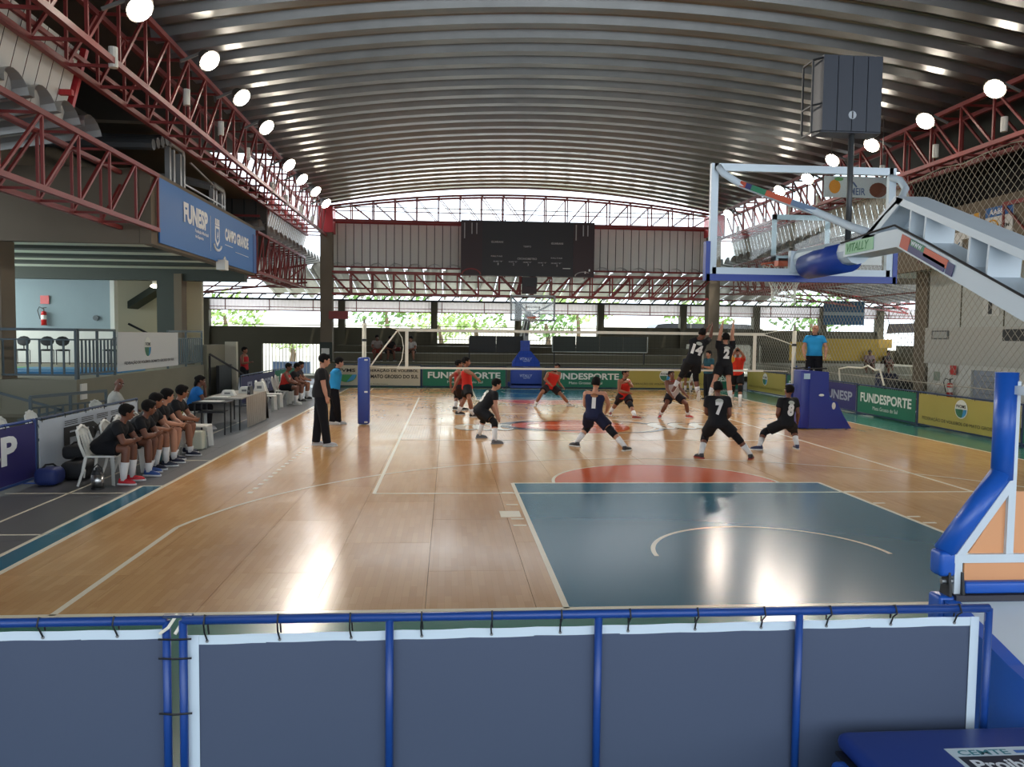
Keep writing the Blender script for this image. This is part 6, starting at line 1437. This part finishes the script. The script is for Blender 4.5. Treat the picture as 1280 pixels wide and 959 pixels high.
for x, y, ln, H, sk, sc, shh, lb, fc, ft, hr, em in seats:
    J = sit3(x, y, E90, ln, H, feet=ft)
    person(lb, J, fc, sk, hair=hr, shirt=BK, shorts='15161a', shoes=sc, sole='cfcfcf', sockh=shh, emblem=em, H=H, voxs=.011, curl=.9)
J = sit3(-10.25, -3.6, math.radians(60), 8, 1.0, arms='thigh'); person('bald man in pale shirt seated behind the white board by the platform wall', J, (.6, -.6, 0), 'brown', hair='bald', shirt='a8a59c', trousers='2a2a2e', shoes='1b1b1e')
J = sit3(-9.45, -1.15, math.radians(70), 20, .95, arms='chin', kw=.1); person('woman in blue shirt resting her chin on her hand at the scorer table', J, (.95, .25, -.05), 'brown', hair='long', shirt='2166a8', trousers='17171c', shoes='cfcfcf', fem=True, H=.95)
for k, (x, y, ln, shc, sk, lb, fc) in enumerate(((-8.72, 5.9, 12, 'b8322c', 'brown', 'player in red shirt seated on the far left chairs', (1, -.1, 0)), (-8.75, 6.95, 25, '1b1b1e', 'brown', 'player in dark shirt seated beyond the red shirted one at left', (1, .1, 0)), (-8.72, 7.95, 15, '3a3436', 'tan', 'farthest seated person on the left side chairs', (1, -.3, 0)))):
    J = sit3(x, y, E90, ln, 1.0, arms='thigh', feet=.03); person(lb, J, fc, sk, shirt=shc, sleeve='none' if k == 0 else 'short', shorts='17181b', shoes='1f1f22' if k else 'b9b9b5', sockh=.2, emblem='c9c4bb' if k == 0 else None)
# spectators on the steps
def spect(px, Y, z, az, label, fc, **kw):
    c = at(px[0], px[1], 'Y', Y); J = sit3(c.x, Y, az, kw.pop('lean', 10), .97, z=z, arms=kw.pop('arms', 'thigh'))
    for k in 'ab': J['a'+k].z = z-.38+.085; J['a'+k] += Vector((0, 0, 0))
    return person(label, J, fc, **kw)
spect((471, 435), 18.35, 1.40, math.radians(170), 'spectator in grey shirt and red shorts seated on the steps left of the net', (.3, -1, 0), skin='brown', shirt='8c8580', shorts='8e3a34', shoes='2a2a2a', socks=None)
spect((486, 436), 18.35, 1.40, math.radians(160), 'spectator in black shirt leaning forward on the steps beside the one in grey', (.5, -1, 0), skin='brown', shirt='1c1a1b', shorts='2c2a2c', shoes='2a2a2a', lean=25, hair='full', socks=None)
spect((515, 437), 18.35, 1.40, math.radians(190), 'spectator in white shirt on the steps behind the left net band', (-.3, -1, 0), skin='tan', shirt='b5b2ac', shorts='4a4038', shoes='2a2a2a', lean=25, socks=None)
tag(rbox(tuple(at(492, 439, 'Y', 18.5)), tuple(at(501, 434, 'Y', 18.8)), .06).build('red_bag', cloth('6f1c20')), 'dark red bag on the step beside the spectator in black', 'bag')
spect((1086, 452), 17.9, .98, math.radians(200), 'spectator in pale shirt behind the safety net in front of the yellow banner', (-.5, -1, 0), skin='brown', shirt='7d6a70', shorts='3a2a2c', shoes='2a2a2a', lean=20, socks=None)
spect((1104, 450), 17.9, .98, math.radians(150), 'spectator with dark hair behind the safety net at the right end of the yellow banner', (-.3, -1, 0), skin='brown', shirt='2a2326', shorts='3a2a2c', shoes='2a2a2a', lean=25, socks=None)
st = struct('bleacher_right', MB().box((13.0, 16.4, 0), (21, 17.6, .62)).box((13.0, 17.6, 0), (21, 22, 1.0)), CONC_G)
# dark bundles behind the hole in the net
for k, (x, y, z, w_, h_, lb) in enumerate(((10.3, 3.9, 0, .5, 1.25, 'dark navy bundle behind the hole in the safety net'), (10.3, 3.2, 0, .7, 1.1, 'black bundle right of the navy one behind the safety net'))):
    t = thing('covered_equipment', lb, 'bundle', (x, y, 0)); rbox((x-.3, y-w_/2, 0), (x+.3, y+w_/2, h_), .12, 4).build('cover', mat('bundle_%d' % k, ('1c2340', '1b1a1a')[k], .6, bump=.4), t, smooth=True)
